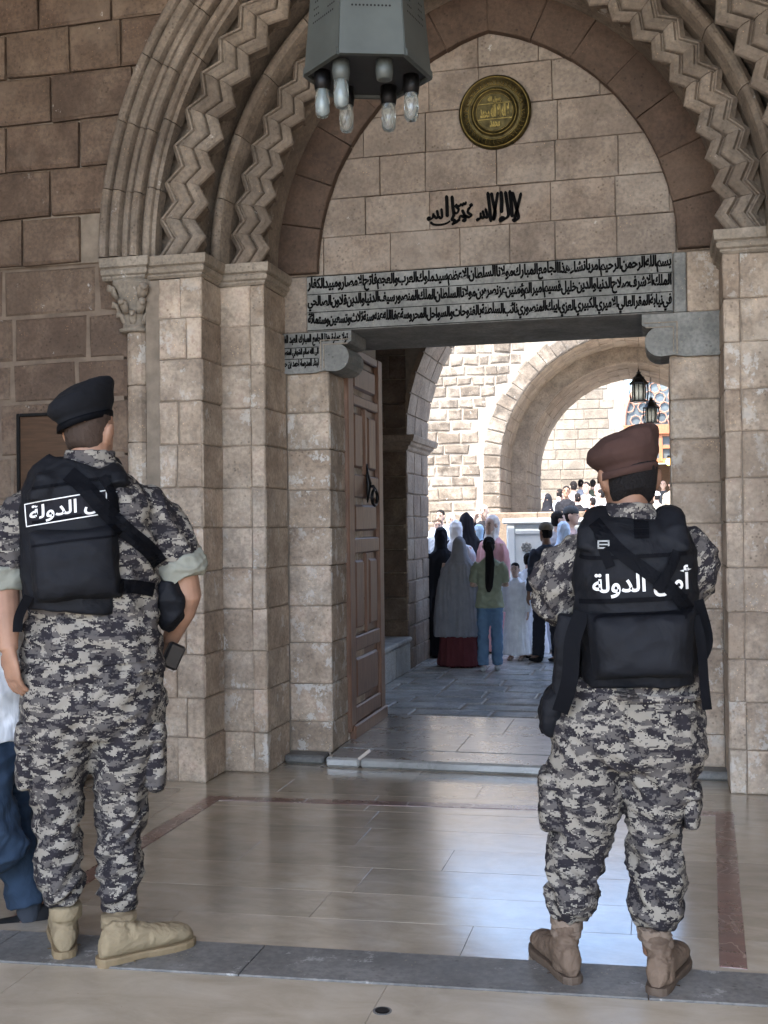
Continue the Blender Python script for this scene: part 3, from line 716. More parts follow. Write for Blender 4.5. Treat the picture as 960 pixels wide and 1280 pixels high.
# ================================================= FLOORS
tag(MB().add([(-400, -400, -.42), (400, -400, -.42), (400, 900, -.42), (-400, 900, -.42)], [(0, 1, 2, 3)]).build('ground', M_plaster), kind='structure')
fl = tag(MB().box(-6, 5, -8, 7.3, -.4, -.006).build('floor', M_mortar), kind='structure')
KT0, KT1, KB0, KB1 = atZ(0, 1164), atZ(960, 1219), atZ(0, 1203), atZ(960, 1259)
def lineY(p, q, x): return p.y+(q.y-p.y)*(x-p.x)/(q.x-p.x)
def tile(name, pts, mat, parent, z=0., gap=.0007, th=.02):
    return block(name, pts, V((0, 0, z)), EX, EY, EZ, th, mat, parent, gap=gap, ch=.0006, jit=.0003, proud=random.uniform(-.0004, .0004))
y = 0; ys = []
rowy = [(.0, 1)]
d = 0.
while d < 2.95:
    h = random.choice((.29, .3, .31)); x = -4.2-random.uniform(0, .9)
    while x < 2.2:
        e = x+random.uniform(.85, 1.15)
        f = lambda X, D: lineY(KT0, KT1, X)+D*(1-.012*X)
        tile('marble_slab', [(x, f(x, d)), (e, f(e, d)), (e, f(e, d+h)), (x, f(x, d+h))], M_floor, fl)
        x = e
    d += h
d = 0.
while d < 2.4:
    h = .62; x = -3.3-random.uniform(0, .8)
    while x < 2.0:
        e = x+random.uniform(1.1, 1.4)
        f = lambda X, D: lineY(KB0, KB1, X)-D
        tile('marble_slab', [(x, f(x, d+h)), (e, f(e, d+h)), (e, f(e, d)), (x, f(x, d))], M_front, fl)
        x = e
    d += h
xs = [-4.4, -3.3, -2.2, -1.31, -.05, 1.0, 2.2]
for a, b in zip(xs, xs[1:]):
    tile('kerb_slab', [(a, lineY(KB0, KB1, a)), (b, lineY(KB0, KB1, b)), (b, lineY(KT0, KT1, b)), (a, lineY(KT0, KT1, a))], M_kerb, fl, z=.006, gap=.002, th=.03)
il = atZ(262, 995); ir = atZ(915, 1015)
def strip(p0, p1, w0, w1, n):
    for i in range(n):
        a, b = p0.lerp(p1, i/n), p0.lerp(p1, (i+1)/n); s = (p1-p0).normalized(); q = V((-s.y, s.x, 0))
        P = [a+q*w0, b+q*w0, b+q*w1, a+q*w1]
        if w1 > w0: pass
        tile('inlay_strip', [(p.x, p.y) for p in (P if w1 > w0 else P[::-1])], M_red, fl, z=.003, gap=.0015)
L0 = V((-2.322, 3.62, 0)); L1 = V((-2.322, 5.527, 0)); R1 = V((.33, 5.72, 0)); R0_ = V((.258, 3.73, 0))
strip(L0, L1, -.0, -.085, 4)
strip(L1, R1, -.085, 0, 5)
strip(atZ(935, 1212), atZ(917, 1017), 0, .088, 4)
dr = thing('floor_drain', 'small dark round metal cap set in the floor at the bottom edge of the picture', 'drain cover', tuple(atZ(478, 1264)))
MB().loft([((0, 0, -.001), .022, .022), ((0, 0, .003), .022, .022), ((0, 0, .0045), .018, .018)], 20, ref=(1, 0, 0)).build('cap', M_iron, dr)
MB().loft([((0, 0, -.001), .028, .028), ((0, 0, .002), .028, .028)], 20, ref=(1, 0, 0)).build('rim', M_kerb, dr)
gf = tag(MB().box(-1.94, .1, 6.62, 7.84, -.38, .045).build('gate_floor', M_mortar), kind='structure')
for j, (a, b) in enumerate(((6.63, 7.2), (7.2, 7.84))):
    xs = [-1.93, -1.2+.2*j, -.45, .1]
    for x0, x1 in zip(xs, xs[1:]): tile('floor_slab', [(x0, a), (x1, a), (x1, b), (x0, b)], M_thr, gf, z=.057, gap=.002)
cy = tag(MB().box(-14, 14, 7.84, 40, -.42, -.384).build('courtyard_floor', M_mortar), kind='structure')
rnd = random.Random(21); yy = 7.9
while yy < 16.4:
    h = rnd.uniform(.34, .5); x = -3.4-rnd.uniform(0, .5)
    while x < 1.2:
        e = x+rnd.uniform(.4, .85)
        j = lambda: rnd.uniform(-.03, .03)
        if yy > 9.6 or True:
            block('paving_stone', [(x, yy+j()), (e, yy+j()), (e, yy+h+j()), (x, yy+h+j())], V((0, 0, -.37)), EX, EY, EZ, .02, M_pavem, cy, gap=.012, ch=.012, jit=.01, proud=rnd.uniform(-.006, .006))
        x = e
    yy += h
tag(MB().box(-14, 14, 16.6, 40, -.4, .05).build('courtyard_step', M_pavem), kind='structure')
tag(MB().box(-14, 14, 21.9, 40, .0, .5).build('arcade_step', M_pavem), kind='structure')
tag(MB().box(-14, 14, 26.3, 40, .4, .85).build('hall_step', M_pavem), kind='structure')

# ================================================= SHADED PORCH AND GATE HALL (shell)
M_bounce = plain('pale_bounce_plaster', (.7, .66, .58), .9, var=.1, nscale=3, b_=.3, bd=.01)  # pale tone on unseen hall surfaces, added to bounce light onto the crowd
M_ceil = plain('light_dimming_plaster', (.2, .17, .14), .9, var=.3, nscale=3, b_=.3, bd=.01)  # unseen ceiling's dark tone is chosen to dim the upper gateway
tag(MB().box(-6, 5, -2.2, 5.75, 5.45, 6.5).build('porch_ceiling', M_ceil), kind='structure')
tag(MB().box(-5.6, -5.0, -2.5, 6.0, 0, 6.2).build('porch_west_wall', M_plaster), kind='structure')
tag(MB().box(3.6, 4.2, -2.5, 6.0, 0, 6.2).build('porch_east_wall', M_plaster), kind='structure')
tag(MB().box(-9, 8, 7.28, 14.7, 5.3, 6.25).build('gate_hall_roof', M_bounce), kind='structure')  # unseen roof, made thick so its shadow covers the fountain front
tag(MB().box(-9, -1.94, 7.285, 7.7, -.4, 6.0).box(.1, 8, 7.285, 7.7, -.4, 6.0).box(-1.94, .1, 7.285, 7.6, 2.95, 6.0).build('gate_back_wall', M_bounce), kind='structure')
tag(MB().box(-14, -13.6, 14.8, 40, -.4, 4).box(13.6, 14, 14.8, 40, -.4, 4).box(-9, -8.6, 7.3, 14.7, -.4, 5.3).box(7.6, 8, 7.3, 14.7, -.4, 5.3).build('courtyard_side_walls', M_plaster), kind='structure')

# inner arch of the gate hall
ia = thing('courtyard_arch', 'inner pointed stone arch on a moulded pier just past the open door', 'arch', (0, 0, 0))
YA, YC = 13.42, 14.72; AX = -3.0; IXC = -.93; IR = 2.3; IO = IR-(IXC-AX); IZ = 2.52
def iarc(R, th, side): return (IXC+side*(-IO+R*cos(th)), IZ+R*sin(th))
ith = lambda R: math.acos(IO/R)
MB().box(-8.6, AX-.02, YA+.02, YC-.02, -.4, 5.3).box(2*IXC-AX+.02, 7.6, YA+.02, YC-.02, -.4, 5.3).build('masonry_core', M_mortar, ia)
tcm = MB()
for side in (-1, 1):
    vs = []; n = 16
    for i in range(n+1):
        x, z = iarc(IR+.02, ith(IR+.02)*i/n, side)
        for y in (YA+.02, YC-.02): vs += [(x, y, z), (x, y, 5.3)]
    fs = []
    for i in range(n):
        a = 4*i; b = a+4
        fs += [(a, a+1, b+1, b), (a+2, b+2, b+3, a+3), (a, b, b+2, a+2)]
    tcm.add(vs, fs)
tcm.build('masonry_core', M_mortar, ia)
for side, XS in ((-1, AX), (1, 2*IXC-AX)):
    rr = rowsz(-.37, 2.33, .27, seed=31)
    for i in range(len(rr)-1):
        cuts = [YA, YA+random.uniform(.35, .5), YA+random.uniform(.8, .95), YC]
        for a, b in zip(cuts, cuts[1:]):
            block('pier_stone', [(a, rr[i]), (b, rr[i]), (b, rr[i+1]), (a, rr[i+1])], V((XS, 0, 0)), EY, EZ, -EX*side, .05, M_inner, ia, ch=.01, jit=.008, gap=.005)
    # voussoirs of the soffit: three across the depth
    n = 13
    for i in range(n):
        t0, t1 = ith(IR)*i/n, ith(IR)*(i+1)/n
        for k, (y0, y1) in enumerate(((YA, YA+.45), (YA+.45, YA+.88), (YA+.88, YC))):
            vs = []
            g = .006
            for y in (y0+g, y1-g):
                for R, t in ((IR, t0+.004), (IR, t1-.004), (IR+.06, t1-.004), (IR+.06, t0+.004)):
                    x, z = iarc(R+random.uniform(-.004, .004), t, side); vs.append((x, y, z))
            fs = [(0, 1, 2, 3), (7, 6, 5, 4), (0, 4, 5, 1), (1, 5, 6, 2), (2, 6, 7, 3), (3, 7, 4, 0)]
            me = mesh('arch_voussoir', vs, fs); bm = bmesh.new(); bm.from_mesh(me); bmesh.ops.recalc_face_normals(bm, faces=bm.faces); bm.to_mesh(me); bm.free()
            link('arch_voussoir', me, M_inner, ia)
    # moulded impost wrapping the pier
    prof = [(2.33, 0), (2.35, .02), (2.38, .03), (2.40, .06), (2.43, .07), (2.44, .10), (2.50, .12), (2.515, .12)]
    vs = []
    for z, e in prof:
        xi = XS-side*e
        xo = XS+side*.6; l, r = sorted((xi, xo)); vs += [(l, YA-e, z), (r, YA-e, z), (r, YC+e, z), (l, YC+e, z)]
    k = len(prof)
    fs = [(3, 2, 1, 0), tuple(4*(k-1)+i for i in range(4))]+[(4*i+j, 4*i+(j+1) % 4, 4*i+4+(j+1) % 4, 4*i+4+j) for i in range(k-1) for j in range(4)]
    MB().add(vs, fs).build('impost', M_inner, ia)
wall_front('wall_stone', -5.2, AX-.003, rowsz(-.37, 5.3, .3, seed=8), YA, M_wall, ia, .35, .6, .06, seed=9, ch=.012, jit=.008)
sb = thing('low_stone_block', 'pale low stone block at the foot of the dark pier behind the open door', 'stone block', (-3.1, 12.6, -.37))
for y0, y1 in ((-.75, .0), (.005, .78)): MB().cbox(-.3, .13, y0, y1, 0, .36, .02).build('stone', M_bench, sb)
MB().cbox(-.31, .15, -.77, .79, .363, .42, .015).build('top_slab', M_bench, sb)

# ================================================= COURTYARD BEYOND
cw = thing('courtyard_wall', 'sunlit pale rubble stone wall with the large pointed archway across the courtyard', 'wall', (0, 0, 0))
YW = 26.; AXc, AA, AR_, AZ = -.72, 2.86, 3.0, 2.72
def carc(a_off, th, side):                        # pointed arch, radius reduced by a_off
    return (AXc+side*(-(AR_-AA)+(AR_-a_off)*cos(th)), AZ+(AR_-a_off)*sin(th))
cth = lambda off: math.acos((AR_-AA)/(AR_-off))
core = MB(); core.box(-9, AXc-AA-.05, YW+.03, 28, .0, 6.75).box(AXc+AA+.05, 8, YW+.03, 28, 0, 6.75)
for side in (-1, 1):
    vs = []; n = 18
    for i in range(n+1):
        x, z = carc(-.03, cth(-.03)*i/n, side)
        if i == 0: x = AXc+side*(AA+.05)
        for y in (YW+.03, 28): vs += [(x, y, z), (x, y, 6.75)]
    fs = []
    for i in range(n):
        a = 4*i; b = a+4; fs += [(a, a+1, b+1, b), (a+2, b+2, b+3, a+3), (a, b, b+2, a+2)]
    core.add(vs, fs)
core.build('masonry_core', M_mortarl, cw)
def cskip(x0, x1, z0, z1):
    x = x0 if x0 > AXc else x1 if x1 < AXc else AXc
    s = 1 if x > AXc else -1
    if z1 < AZ: return abs(x-AXc) < AA+.42
    return math.hypot((x-AXc)*s+(AR_-AA), max(z0-AZ, 0)) < AR_+.40
wall_front('wall_stone', -5.6, 2.4, rowsz(1.2, 6.75, .27, .05, seed=41), YW, M_court, cw, .24, .66, .06, skip=cskip, seed=17, ch=.03, jit=.03, gap=.012)
MBs = MB(); rnd = random.Random(5)                 # the ring of voussoirs
for side in (-1, 1):
    n = 17
    for i in range(n):
        t0, t1 = cth(0)*i/n, cth(0)*(i+1)/n; ro = -.38-rnd.uniform(-.05, .06)
        P = [carc(0, t0, side), carc(ro, t0, side), carc(ro, t1 if i < n-1 else cth(ro), side), carc(0, t1, side)]
        if side < 0: P = P[::-1]
        block('arch_voussoir', P, V((0, YW-.012, 0)), EX, EZ, -EY, .07, M_court, cw, gap=.008, ch=.018, jit=.012)
    zz = rowsz(.85, AZ, .3, seed=9)
    for i in range(len(zz)-1):
        a, b = sorted((AXc+side*AA, AXc+side*(AA+.42)))
        block('quoin_stone', [(a, zz[i]), (b, zz[i]), (b, zz[i+1]), (a, zz[i+1])], V((0, YW-.01, 0)), EX, EZ, -EY, .07, M_court, cw, gap=.008, ch=.018, jit=.012)
def soffit(off, y0, y1, nm, n=15, cuts=2, zb=.85):
    for side in (-1, 1):
        for k in range(cuts):
            ya, yb = y0+(y1-y0)*k/cuts, y0+(y1-y0)*(k+1)/cuts
            for i in range(n):
                t0, t1 = cth(off)*i/n, cth(off)*(i+1)/n; vs = []; g = .004/AR_
                for y in (ya+.01, yb-.01):
                    for o_, t in ((off, t0+g), (off, t1-g), (off-.09, t1-g), (off-.09, t0+g)):
                        x, z = carc(o_+random.uniform(-.008, .008), t, side); vs.append((x, y, z))
                me = mesh(nm, vs, [(0, 1, 2, 3), (7, 6, 5, 4), (0, 4, 5, 1), (1, 5, 6, 2), (2, 6, 7, 3), (3, 7, 4, 0)])
                bm = bmesh.new(); bm.from_mesh(me); bmesh.ops.recalc_face_normals(bm, faces=bm.faces); bm.to_mesh(me); bm.free()
                link(nm, me, M_arch, cw)
            zz = rowsz(zb, AZ, .32, seed=k+3)
            for i in range(len(zz)-1):
                block('pier_stone', [(ya, zz[i]), (yb, zz[i]), (yb, zz[i+1]), (ya, zz[i+1])], V((AXc+side*(AA-off), 0, 0)), EY, EZ, -EX*side, .08, M_arch, cw, gap=.008, ch=.012, jit=.01)
soffit(0, YW+.06, 28.0, 'soffit_stone'); 
m = MB()
for side in (-1, 1):                                # second, lower arch order behind
    vs = []; n = 18
    for i in range(n+1):
        for off in (.36, -.05):
            x, z = carc(off, cth(off)*i/n, side)
            for y in (28.01, 31.5): vs.append((x, y, z))
    fs = []
    for i in range(n):
        a = 4*i; b = a+4; fs += [(a, b, b+2, a+2), (a+1, a+3, b+3, b+1), (a, a+1, b+1, b)]
    m.add(vs, fs)
    a, b = sorted((AXc+side*(AA-.36), AXc+side*(AA+1))); m.box(a, b, 28.01, 31.5, 0, AZ)
m.build('rear_arch_core', M_arch, cw)
soffit(.38, 28.05, 31.5, 'rear_soffit_stone', cuts=3)

ph = thing('prayer_hall_front', 'pale stone facade with traceried fanlight above a wooden door, seen through the far arch', 'building', (0, 0, 0))
YH = 38.
def hp(px, py): p = atY(px, py, YH); return p.x, p.z
hx0, hz0 = hp(780, 532); hxc, hza = hp(824, 472); hx1 = 2*hxc-hx0
MB().box(-9, hx0, YH+.03, YH+1, 0, 7.6).box(hx1, 8, YH+.03, YH+1, 0, 7.6).box(hx0, hx1, YH+.03, YH+1, hza+.25, 7.6).build('masonry_core', M_mortarl, ph)
def hskip(x0, x1, z0, z1): return x1 > hx0 and x0 < hx1 and z0 < hza+.1
wall_front('wall_stone', -4.4, 2.6, rowsz(1.2, 7.2, .33, seed=14), YH, M_hall, ph, .45, .8, .05, skip=hskip, seed=3, ch=.015, jit=.01, gap=.008)
a0 = (hx1-hx0)/2; hh = hza-hz0
def fan(t): return (hxc-a0*cos(t), hz0+hh*sin(t)**.85)
gl = MB(); vs = [(hxc, YH+.12, hz0)]+[(fan(pi*i/20)[0], YH+.12, fan(pi*i/20)[1]) for i in range(21)]
gl.add(vs, [(0, i+2, i+1) for i in range(20)]); fanl = gl.build('fanlight', M_pane, ph)
tr = MB(); tr.tube([(fan(pi*i/20)[0], YH+.06, fan(pi*i/20)[1]) for i in range(21)], .07, 6)
rnd = random.Random(4); cells = []
pts = [(hxc+(j-3+.5*(i % 2))*.38+rnd.uniform(-.07, .07), hz0+.2+i*.36+rnd.uniform(-.06, .06)) for i in range(5) for j in range(7)]
for i, p in enumerate(pts):                       # rounded stone cells: every neighbour pair gets a bar between them
    if ((p[0]-hxc)/a0)**2+((p[1]-hz0)/hh)**2 > 1.0: continue
    ring_ = []
    for k in range(9):
        t = 2*pi*k/8; r = .175
        q = (p[0]+r*cos(t), p[1]+r*sin(t))
        ring_.append((q[0], YH+.07, max(q[1], hz0)))
    tr.tube(ring_, .022, 4, cap=False)
tr.build('tracery', M_orange if False else plain('pink_tracery_plaster', (.36, .2, .145), .8), fanl)
def wb(name, px0, px1, py0, py1, y0, y1, mat, parent):
    x0, z1 = hp(px0, py0); x1, z0 = hp(px1, py1)
    return MB().cbox(min(x0, x1), max(x0, x1), YH+y0, YH+y1, z0, z1, .004).build(name, mat, parent)
x = 824; 
wb('transom', 780, 868, 532, 541, -.06, .2, M_orange, ph)
wf = wb('window', 780, 868, 541.5, 577, .14, .2, M_pane, ph)
for a, b in ((780, 784), (800, 803), (823.5, 828.5), (845, 848), (864, 868)): wb('sash_bar', a, b, 541.6, 576.6, .02, .16, M_orange, wf)
for a, b in ((541.8, 544), (557.5, 559.5), (574, 578)): wb('sash_bar', 780, 868, a, b, .04, .12, M_orange, wf)
wb('door_recess', 780, 868, 578, 700, 1.6, 1.7, M_plaque, ph)
wb('door_post', 779, 783, 578, 700, .0, .4, M_orange, ph)
hl = thing('lit_wall_lamp', 'tiny glowing yellow lamp under the wooden window frame of the far hall', 'lamp', (*[0], 0, 0))
p = atY(836, 577, YH-.2); hl.location = p
M_glow = bpy.data.materials.new('warm_lamp_glow'); M_glow.use_nodes = True
bb = M_glow.node_tree.nodes['Principled BSDF']; bb.inputs['Emission Color'].default_value = (1, .55, .12, 1); bb.inputs['Emission Strength'].default_value = 3.; bb.inputs['Base Color'].default_value = (.8, .5, .1, 1)
MB().ball((0, 0, 0), .1, .1, .12).build('globe', M_glow, hl, smooth=True); MB().tube([(0, 0, .1), (0, 0, .2)], .05).tube([(0, 0, .18), (0, .3, .2)], .03).build('holder', M_iron, hl)

def lantern(px, py, Y, s, label, ztop):
    p = atY(px, py, Y); t = thing('hanging_lantern', label, 'lantern', tuple(p), group='black lanterns hung in the far arch', s=s)
    m = MB()
    m.loft([((0, 0, z), r, r) for z, r in ((-.33, .02), (-.32, .24), (-.29, .25), (-.285, .22))], 6)
    m.loft([((0, 0, z), r, r) for z, r in ((.16, .22), (.17, .27), (.2, .27), (.26, .2), (.34, .15), (.36, .17), (.40, .1), (.47, .05), (.5, .07), (.53, .02), (.58, .015))], 6)
    for k in range(6):
        a = 2*pi*k/6; m.tube([(.22*cos(a), .22*sin(a), -.29), (.25*cos(a), .25*sin(a), -.05), (.23*cos(a), .23*sin(a), .17)], .02, 5)
        c = a+pi/6; m.tube([(.2*cos(c), .2*sin(c), -.29), (.215*cos(c), .215*sin(c), .0), (.2*cos(c), .2*sin(c), .17)], .012, 5)
    m.build('cage', M_iron, t)
    MB().loft([((0, 0, -.28), .17, .17), ((0, 0, -.05), .2, .2), ((0, 0, .15), .185, .185)], 12).build('glass', M_amber, t, smooth=True)
    MB().tube([(0, 0, .56), (0, 0, (ztop-p.z)/s)], .012, 5).build('chain', M_iron, t)
lantern(798.5, 488, 29.3, .92, 'left and nearer of the two black iron lanterns under the far arch', 5.3)
lantern(814, 517, 30.4, .82, 'right and lower of the two black iron lanterns under the far arch', 5.3)

# fountain enclosure
fo = thing('fountain_house', 'pale blue white marble box with a carved rosette standing in the courtyard crowd', 'fountain', (0, 0, 0))
FY = 17.6; p0 = atY(633, 660, FY); fx0, fx1 = p0.x, 1.2
ft = atY(650, 655, FY).z
MB().cbox(fx0, fx1, FY, FY+2.2, .05, ft, .02).build('wall', M_white, fo)
MB().cbox(fx0-.06, fx1+.06, FY-.06, FY+2.26, ft+.003, ft+.09, .02).build('top_slab', M_white, fo)
for x0, x1 in ((fx0+.02, fx0+.13), (fx0+1.05, fx0+1.16), (fx0+2.1, fx0+2.2)): MB().cbox(x0, x1, FY-.03, FY-.002, .05, ft-.003, .008).build('corner_post', M_white, fo)
MB().cbox(fx0+.14, fx0+1.04, FY-.02, FY-.002, ft-.16, ft-.1, .008).build('rail', M_white, fo)
rs = MB(); rc = atY(658, 684, FY-.01)
for k in range(8):
    a = 2*pi*k/8; rs.ball((rc.x+.055*cos(a), FY-.012, rc.z+.055*sin(a)), .03, .014, .03, 8, 5)
rs.ball((rc.x, FY-.014, rc.z), .03, .02, .03, 8, 5).build('rosette', M_grey, fo, smooth=True)
pa = thing('stone_parapet', 'weathered grey stone ledge running behind the marble fountain box', 'ledge', (0, 0, 0))
pz = atY(660, 640, 21).z
for i in range(6): MB().cbox(-3.1+i*.9, -2.205+i*.9, 21, 21.6, .05, pz+random.uniform(-.006, .006), .02).build('ledge_stone', M_arch, pa)

# ================================================= LAMP OVER THE PORCH, BRASS MEDALLION
LY = 4.0; lc = atY(460, 97, LY); LR = .238
lamp = thing('hanging_lamp', 'grey metal six sided hanging lamp with glass bulb tubes under it, above the soldiers', 'lamp', (lc.x, lc.y, lc.z))
yaw = math.atan2(lc.x, lc.y)
lamp.rotation_euler = (0, 0, -yaw+R_(4))
def hexr(r, z, k0=0): return [(r*cos(pi*k/3), r*sin(pi*k/3), z) for k in range(6)]
HB = .72
for k in range(6):
    a = hexr(LR, 0); b = hexr(LR*.73, HB); g = .003
    A, B, C, D = V(a[k]), V(a[(k+1) % 6]), V(b[(k+1) % 6]), V(b[k])
    e = (B-A).normalized()*g; e2 = (C-D).normalized()*g; nrm = (B-A).cross(D-A).normalized()
    P = [A+e, B-e, C-e2, D+e2]; m = MB(); m.add([tuple(p) for p in P]+[tuple(p-nrm*.012) for p in P], [(0, 1, 2, 3), (7, 6, 5, 4), (0, 4, 5, 1), (1, 5, 6, 2), (2, 6, 7, 3), (3, 7, 4, 0)])
    # folded lower lip
    q = lambda u, v: A*(1-u)*(1-v)+B*u*(1-v)+C*u*v+D*(1-u)*v
    pn = m.build('side_panel', M_lampm, lamp)
    m = MB(); L = [q(.02, .0)+nrm*.002, q(.98, .0)+nrm*.002, q(.98, .035)+nrm*.002, q(.02, .035)+nrm*.002]
    m.add([tuple(p+nrm*.004) for p in L]+[tuple(p-nrm*.006) for p in L], [(0, 1, 2, 3), (7, 6, 5, 4), (0, 4, 5, 1), (1, 5, 6, 2), (2, 6, 7, 3), (3, 7, 4, 0)]).build('lip', M_lampm, pn)
    hm = MB()
    for i in range(11):
        for j in range(9):
            u = .2+.6*i/10+(.03 if j % 2 else 0); v = .25+.035*j
            if ((u-.5)/.17)**2+((v-.355)/.085)**2 < 1: continue
            c = q(u, v)+nrm*.0012; e1 = (B-A).normalized(); e3 = nrm.cross(e1); r = .0042
            hm.add([tuple(c+e1*r*cos(2*pi*s/6)+e3*r*sin(2*pi*s/6)) for s in range(6)], [tuple(range(6))])
    hm.build('perforations', M_hole, pn)['kind'] = 'stuff'
# underside: open rim with recessed dark plate
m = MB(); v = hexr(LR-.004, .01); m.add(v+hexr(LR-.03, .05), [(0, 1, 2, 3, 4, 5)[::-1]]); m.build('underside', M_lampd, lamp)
m = MB(); m.loft([((0, 0, HB), LR*.76, LR*.76), ((0, 0, HB+.03), LR*.8, LR*.8), ((0, 0, HB+.05), LR*.6, LR*.6), ((0, 0, HB+.2), .05, .05), ((0, 0, HB+.24), .03, .03)], 6); m.build('cap', M_lampm, lamp)
MB().tube([(0, 0, HB+.2), (0, 0, 5.45-lc.z)], .012).build('rod', M_iron, lamp)
for i, (bx, by, full, on) in enumerate(((-.17, -.02, 1, 1), (-.105, -.115, 1, 1), (-.075, .13, 1, 0), (.05, -.13, 0, 0), (.085, .11, 1, 0), (.16, .0, 1, 0))):
    s = MB(); s.loft([((bx, by, .015), .03, .03), ((bx, by, -.03), .032, .032), ((bx, by, -.058), .028, .028), ((bx, by, -.06), .02, .02)], 16); s = s.build('socket', M_lampm if i in (1, 3) else M_iron, lamp, smooth=True)
    if full:
        MB().loft([((bx, by, -.058), .026, .026), ((bx, by, -.1), .027, .027), ((bx, by, -.145), .026, .026), ((bx, by, -.157), .019, .019), ((bx, by, -.162), .005, .005)], 16).build('glass_tube', M_glass, s, smooth=True)
        if on: MB().loft([((bx, by, -.06), .009, .009), ((bx, by, -.085), .012, .012), ((bx, by, -.105), .019, .019), ((bx, by, -.125), .021, .021), ((bx, by, -.14), .015, .015), ((bx, by, -.148), .003, .003)], 12).build('bulb', plain('frosted_bulb', (.38, .44, .46), .25, b_=0, var=.02), s, smooth=True)

mc = atY(618.5, 140, YJ-.03); MR = .212
med = thing('brass_medallion', 'round aged brass medallion with raised calligraphy fixed high on the tympanum', 'medallion', (mc.x, YJ-.012, mc.z))
med.rotation_euler = (R_(5), 0, 0)
prof = [(0, -.018), (.10, -.02), (.118, -.018), (.124, -.03), (.130, -.03), (.135, -.018), (.145, -.016), (.185, -.02), (.192, -.034), (.204, -.034), (.212, -.022), (.212, .0)]
vs = []; n = 56
for r, y in prof: vs += [(r*cos(2*pi*k/n), y, r*sin(2*pi*k/n)) for k in range(n)]
fs = [(i*n+k, i*n+(k+1) % n, i*n+n+(k+1) % n, i*n+n+k) for i in range(len(prof)-1) for k in range(n)]
md = link('disc', mesh('disc', vs, fs), M_brassd, med, smooth=True)
for r, w in ((.127, .004), (.155, .0025), (.198, .004), (.108, .002)):
    m = MB(); m.tube([(r*cos(2*pi*k/48), -.024 if r < .12 else -.021 if r < .17 and r > .15 else -.033, r*sin(2*pi*k/48)) for k in range(49)], w, 6, cap=False); m.build('ring', M_brass, med, smooth=True)
for tx, x0, x1, z0, z1 in (('لا اله الا الله محمد', -.085, .085, -.03, .045), ('رسول الله', -.04, .04, .055, .09), ('محمد', -.03, .03, -.085, -.045)):
    text_front('raised_letters', tx, x0, x1, z0, z1, -.022, M_brass, med, weight=.03, depth=.008)
MB().box(-.1, .1, -.024, -.018, -.04, -.036).box(-.1, .1, -.024, -.018, .048, .051).build('ruling', M_brass, med)
m = MB(); rnd = random.Random(2)
for k in range(46):                                   # lettering worked round the rim
    a = 2*pi*k/46; l = rnd.uniform(.008, .02); r = .172; t = a+rnd.uniform(-.4, .4)
    P = [(r*cos(a)-l*cos(t), -.019, r*sin(a)-l*sin(t)), (r*cos(a), -.024, r*sin(a)), (r*cos(a)+l*cos(t+.7)*.7, -.019, r*sin(a)+l*sin(t+.7)*.7)]
    m.tube(P, .0026, 5)
m.build('rim_letters', M_brass, med)

# ================================================= PEOPLE
def remesh(mb, name, vox, mat, parent, it=3, post=None, fac=.5):
    me = mesh(name, mb.v, mb.f); o = bpy.data.objects.new(name, me); COL.objects.link(o)
    r = o.modifiers.new('r', 'REMESH'); r.mode = 'VOXEL'; r.voxel_size = vox
    if it: s = o.modifiers.new('s', 'SMOOTH'); s.iterations = it; s.factor = fac
    bpy.context.view_layer.update()
    m2 = bpy.data.meshes.new_from_object(o.evaluated_get(bpy.context.evaluated_depsgraph_get()))
    bpy.data.objects.remove(o); m2.name = name
    if post:
        ns = [v.normal.copy() for v in m2.vertices]
        for v, n in zip(m2.vertices, ns): v.co += n*post(v.co)
    m2.materials.clear()
    return link(name, m2, mat, parent, smooth=True)
def ridge(p, s, seed=0.):
    return 1-2*abs(N.noise(V((p.x*s[0]+seed, p.y*s[1]+seed*.7, p.z*s[2]+seed*1.3))))
def folds(amp, s, seed=0., mask=None, diag=0.):
    def f(p):
        q = V((p.x, p.y, p.z+diag*p.x)); m = 1 if mask is None else mask(p)
        return amp*m*(.8*ridge(q, s, seed)+.2*ridge(q, [k*2.2 for k in s], seed+5)-.6)*1.15
    return f
def head(mb, C, yaw=0., pitch=0., k=1., nose=True, ears=True):
    R = Matrix.Rotation(yaw, 3, 'Z') @ Matrix.Rotation(pitch, 3, 'X'); C = V(C)
    rg = []
    for z, a, b, dy in ((-.117, .022, .026, .058), (-.104, .042, .046, .045), (-.08, .054, .066, .026), (-.045, .064, .083, .01), (-.01, .069, .091, .002), (.03, .074, .096, -.004), (.065, .072, .092, -.006), (.093, .058, .074, -.007), (.111, .036, .046, -.007), (.118, .012, .016, -.007)):
        rg.append((C+R@V((0, dy*k, z*k)), a*k, b*k, R@V((0, 0, 1))))
    mb.loft(rg, 18, ref=R@V((1, 0, 0)))
    if nose:
        mb.loft([(C+R@V((0, y*k, z*k)), w*k, d*k) for z, y, w, d in ((.028, .088, .008, .008), (.0, .100, .010, .011), (-.018, .108, .015, .013), (-.028, .098, .013, .01))], 8, ref=R@V((1, 0, 0)))
    if ears:
        for s in (-1, 1):
            mb.ball(C+R@V((s*.079*k, -.010*k, -.006*k)), .013*k, .022*k, .035*k, 8, 6, R @ Matrix.Rotation(s*.25, 3, 'Y'))
            mb.ball(C+R@V((s*.073*k, -.0*k, -.03*k)), .009*k, .011*k, .014*k, 8, 5, R)
    return R
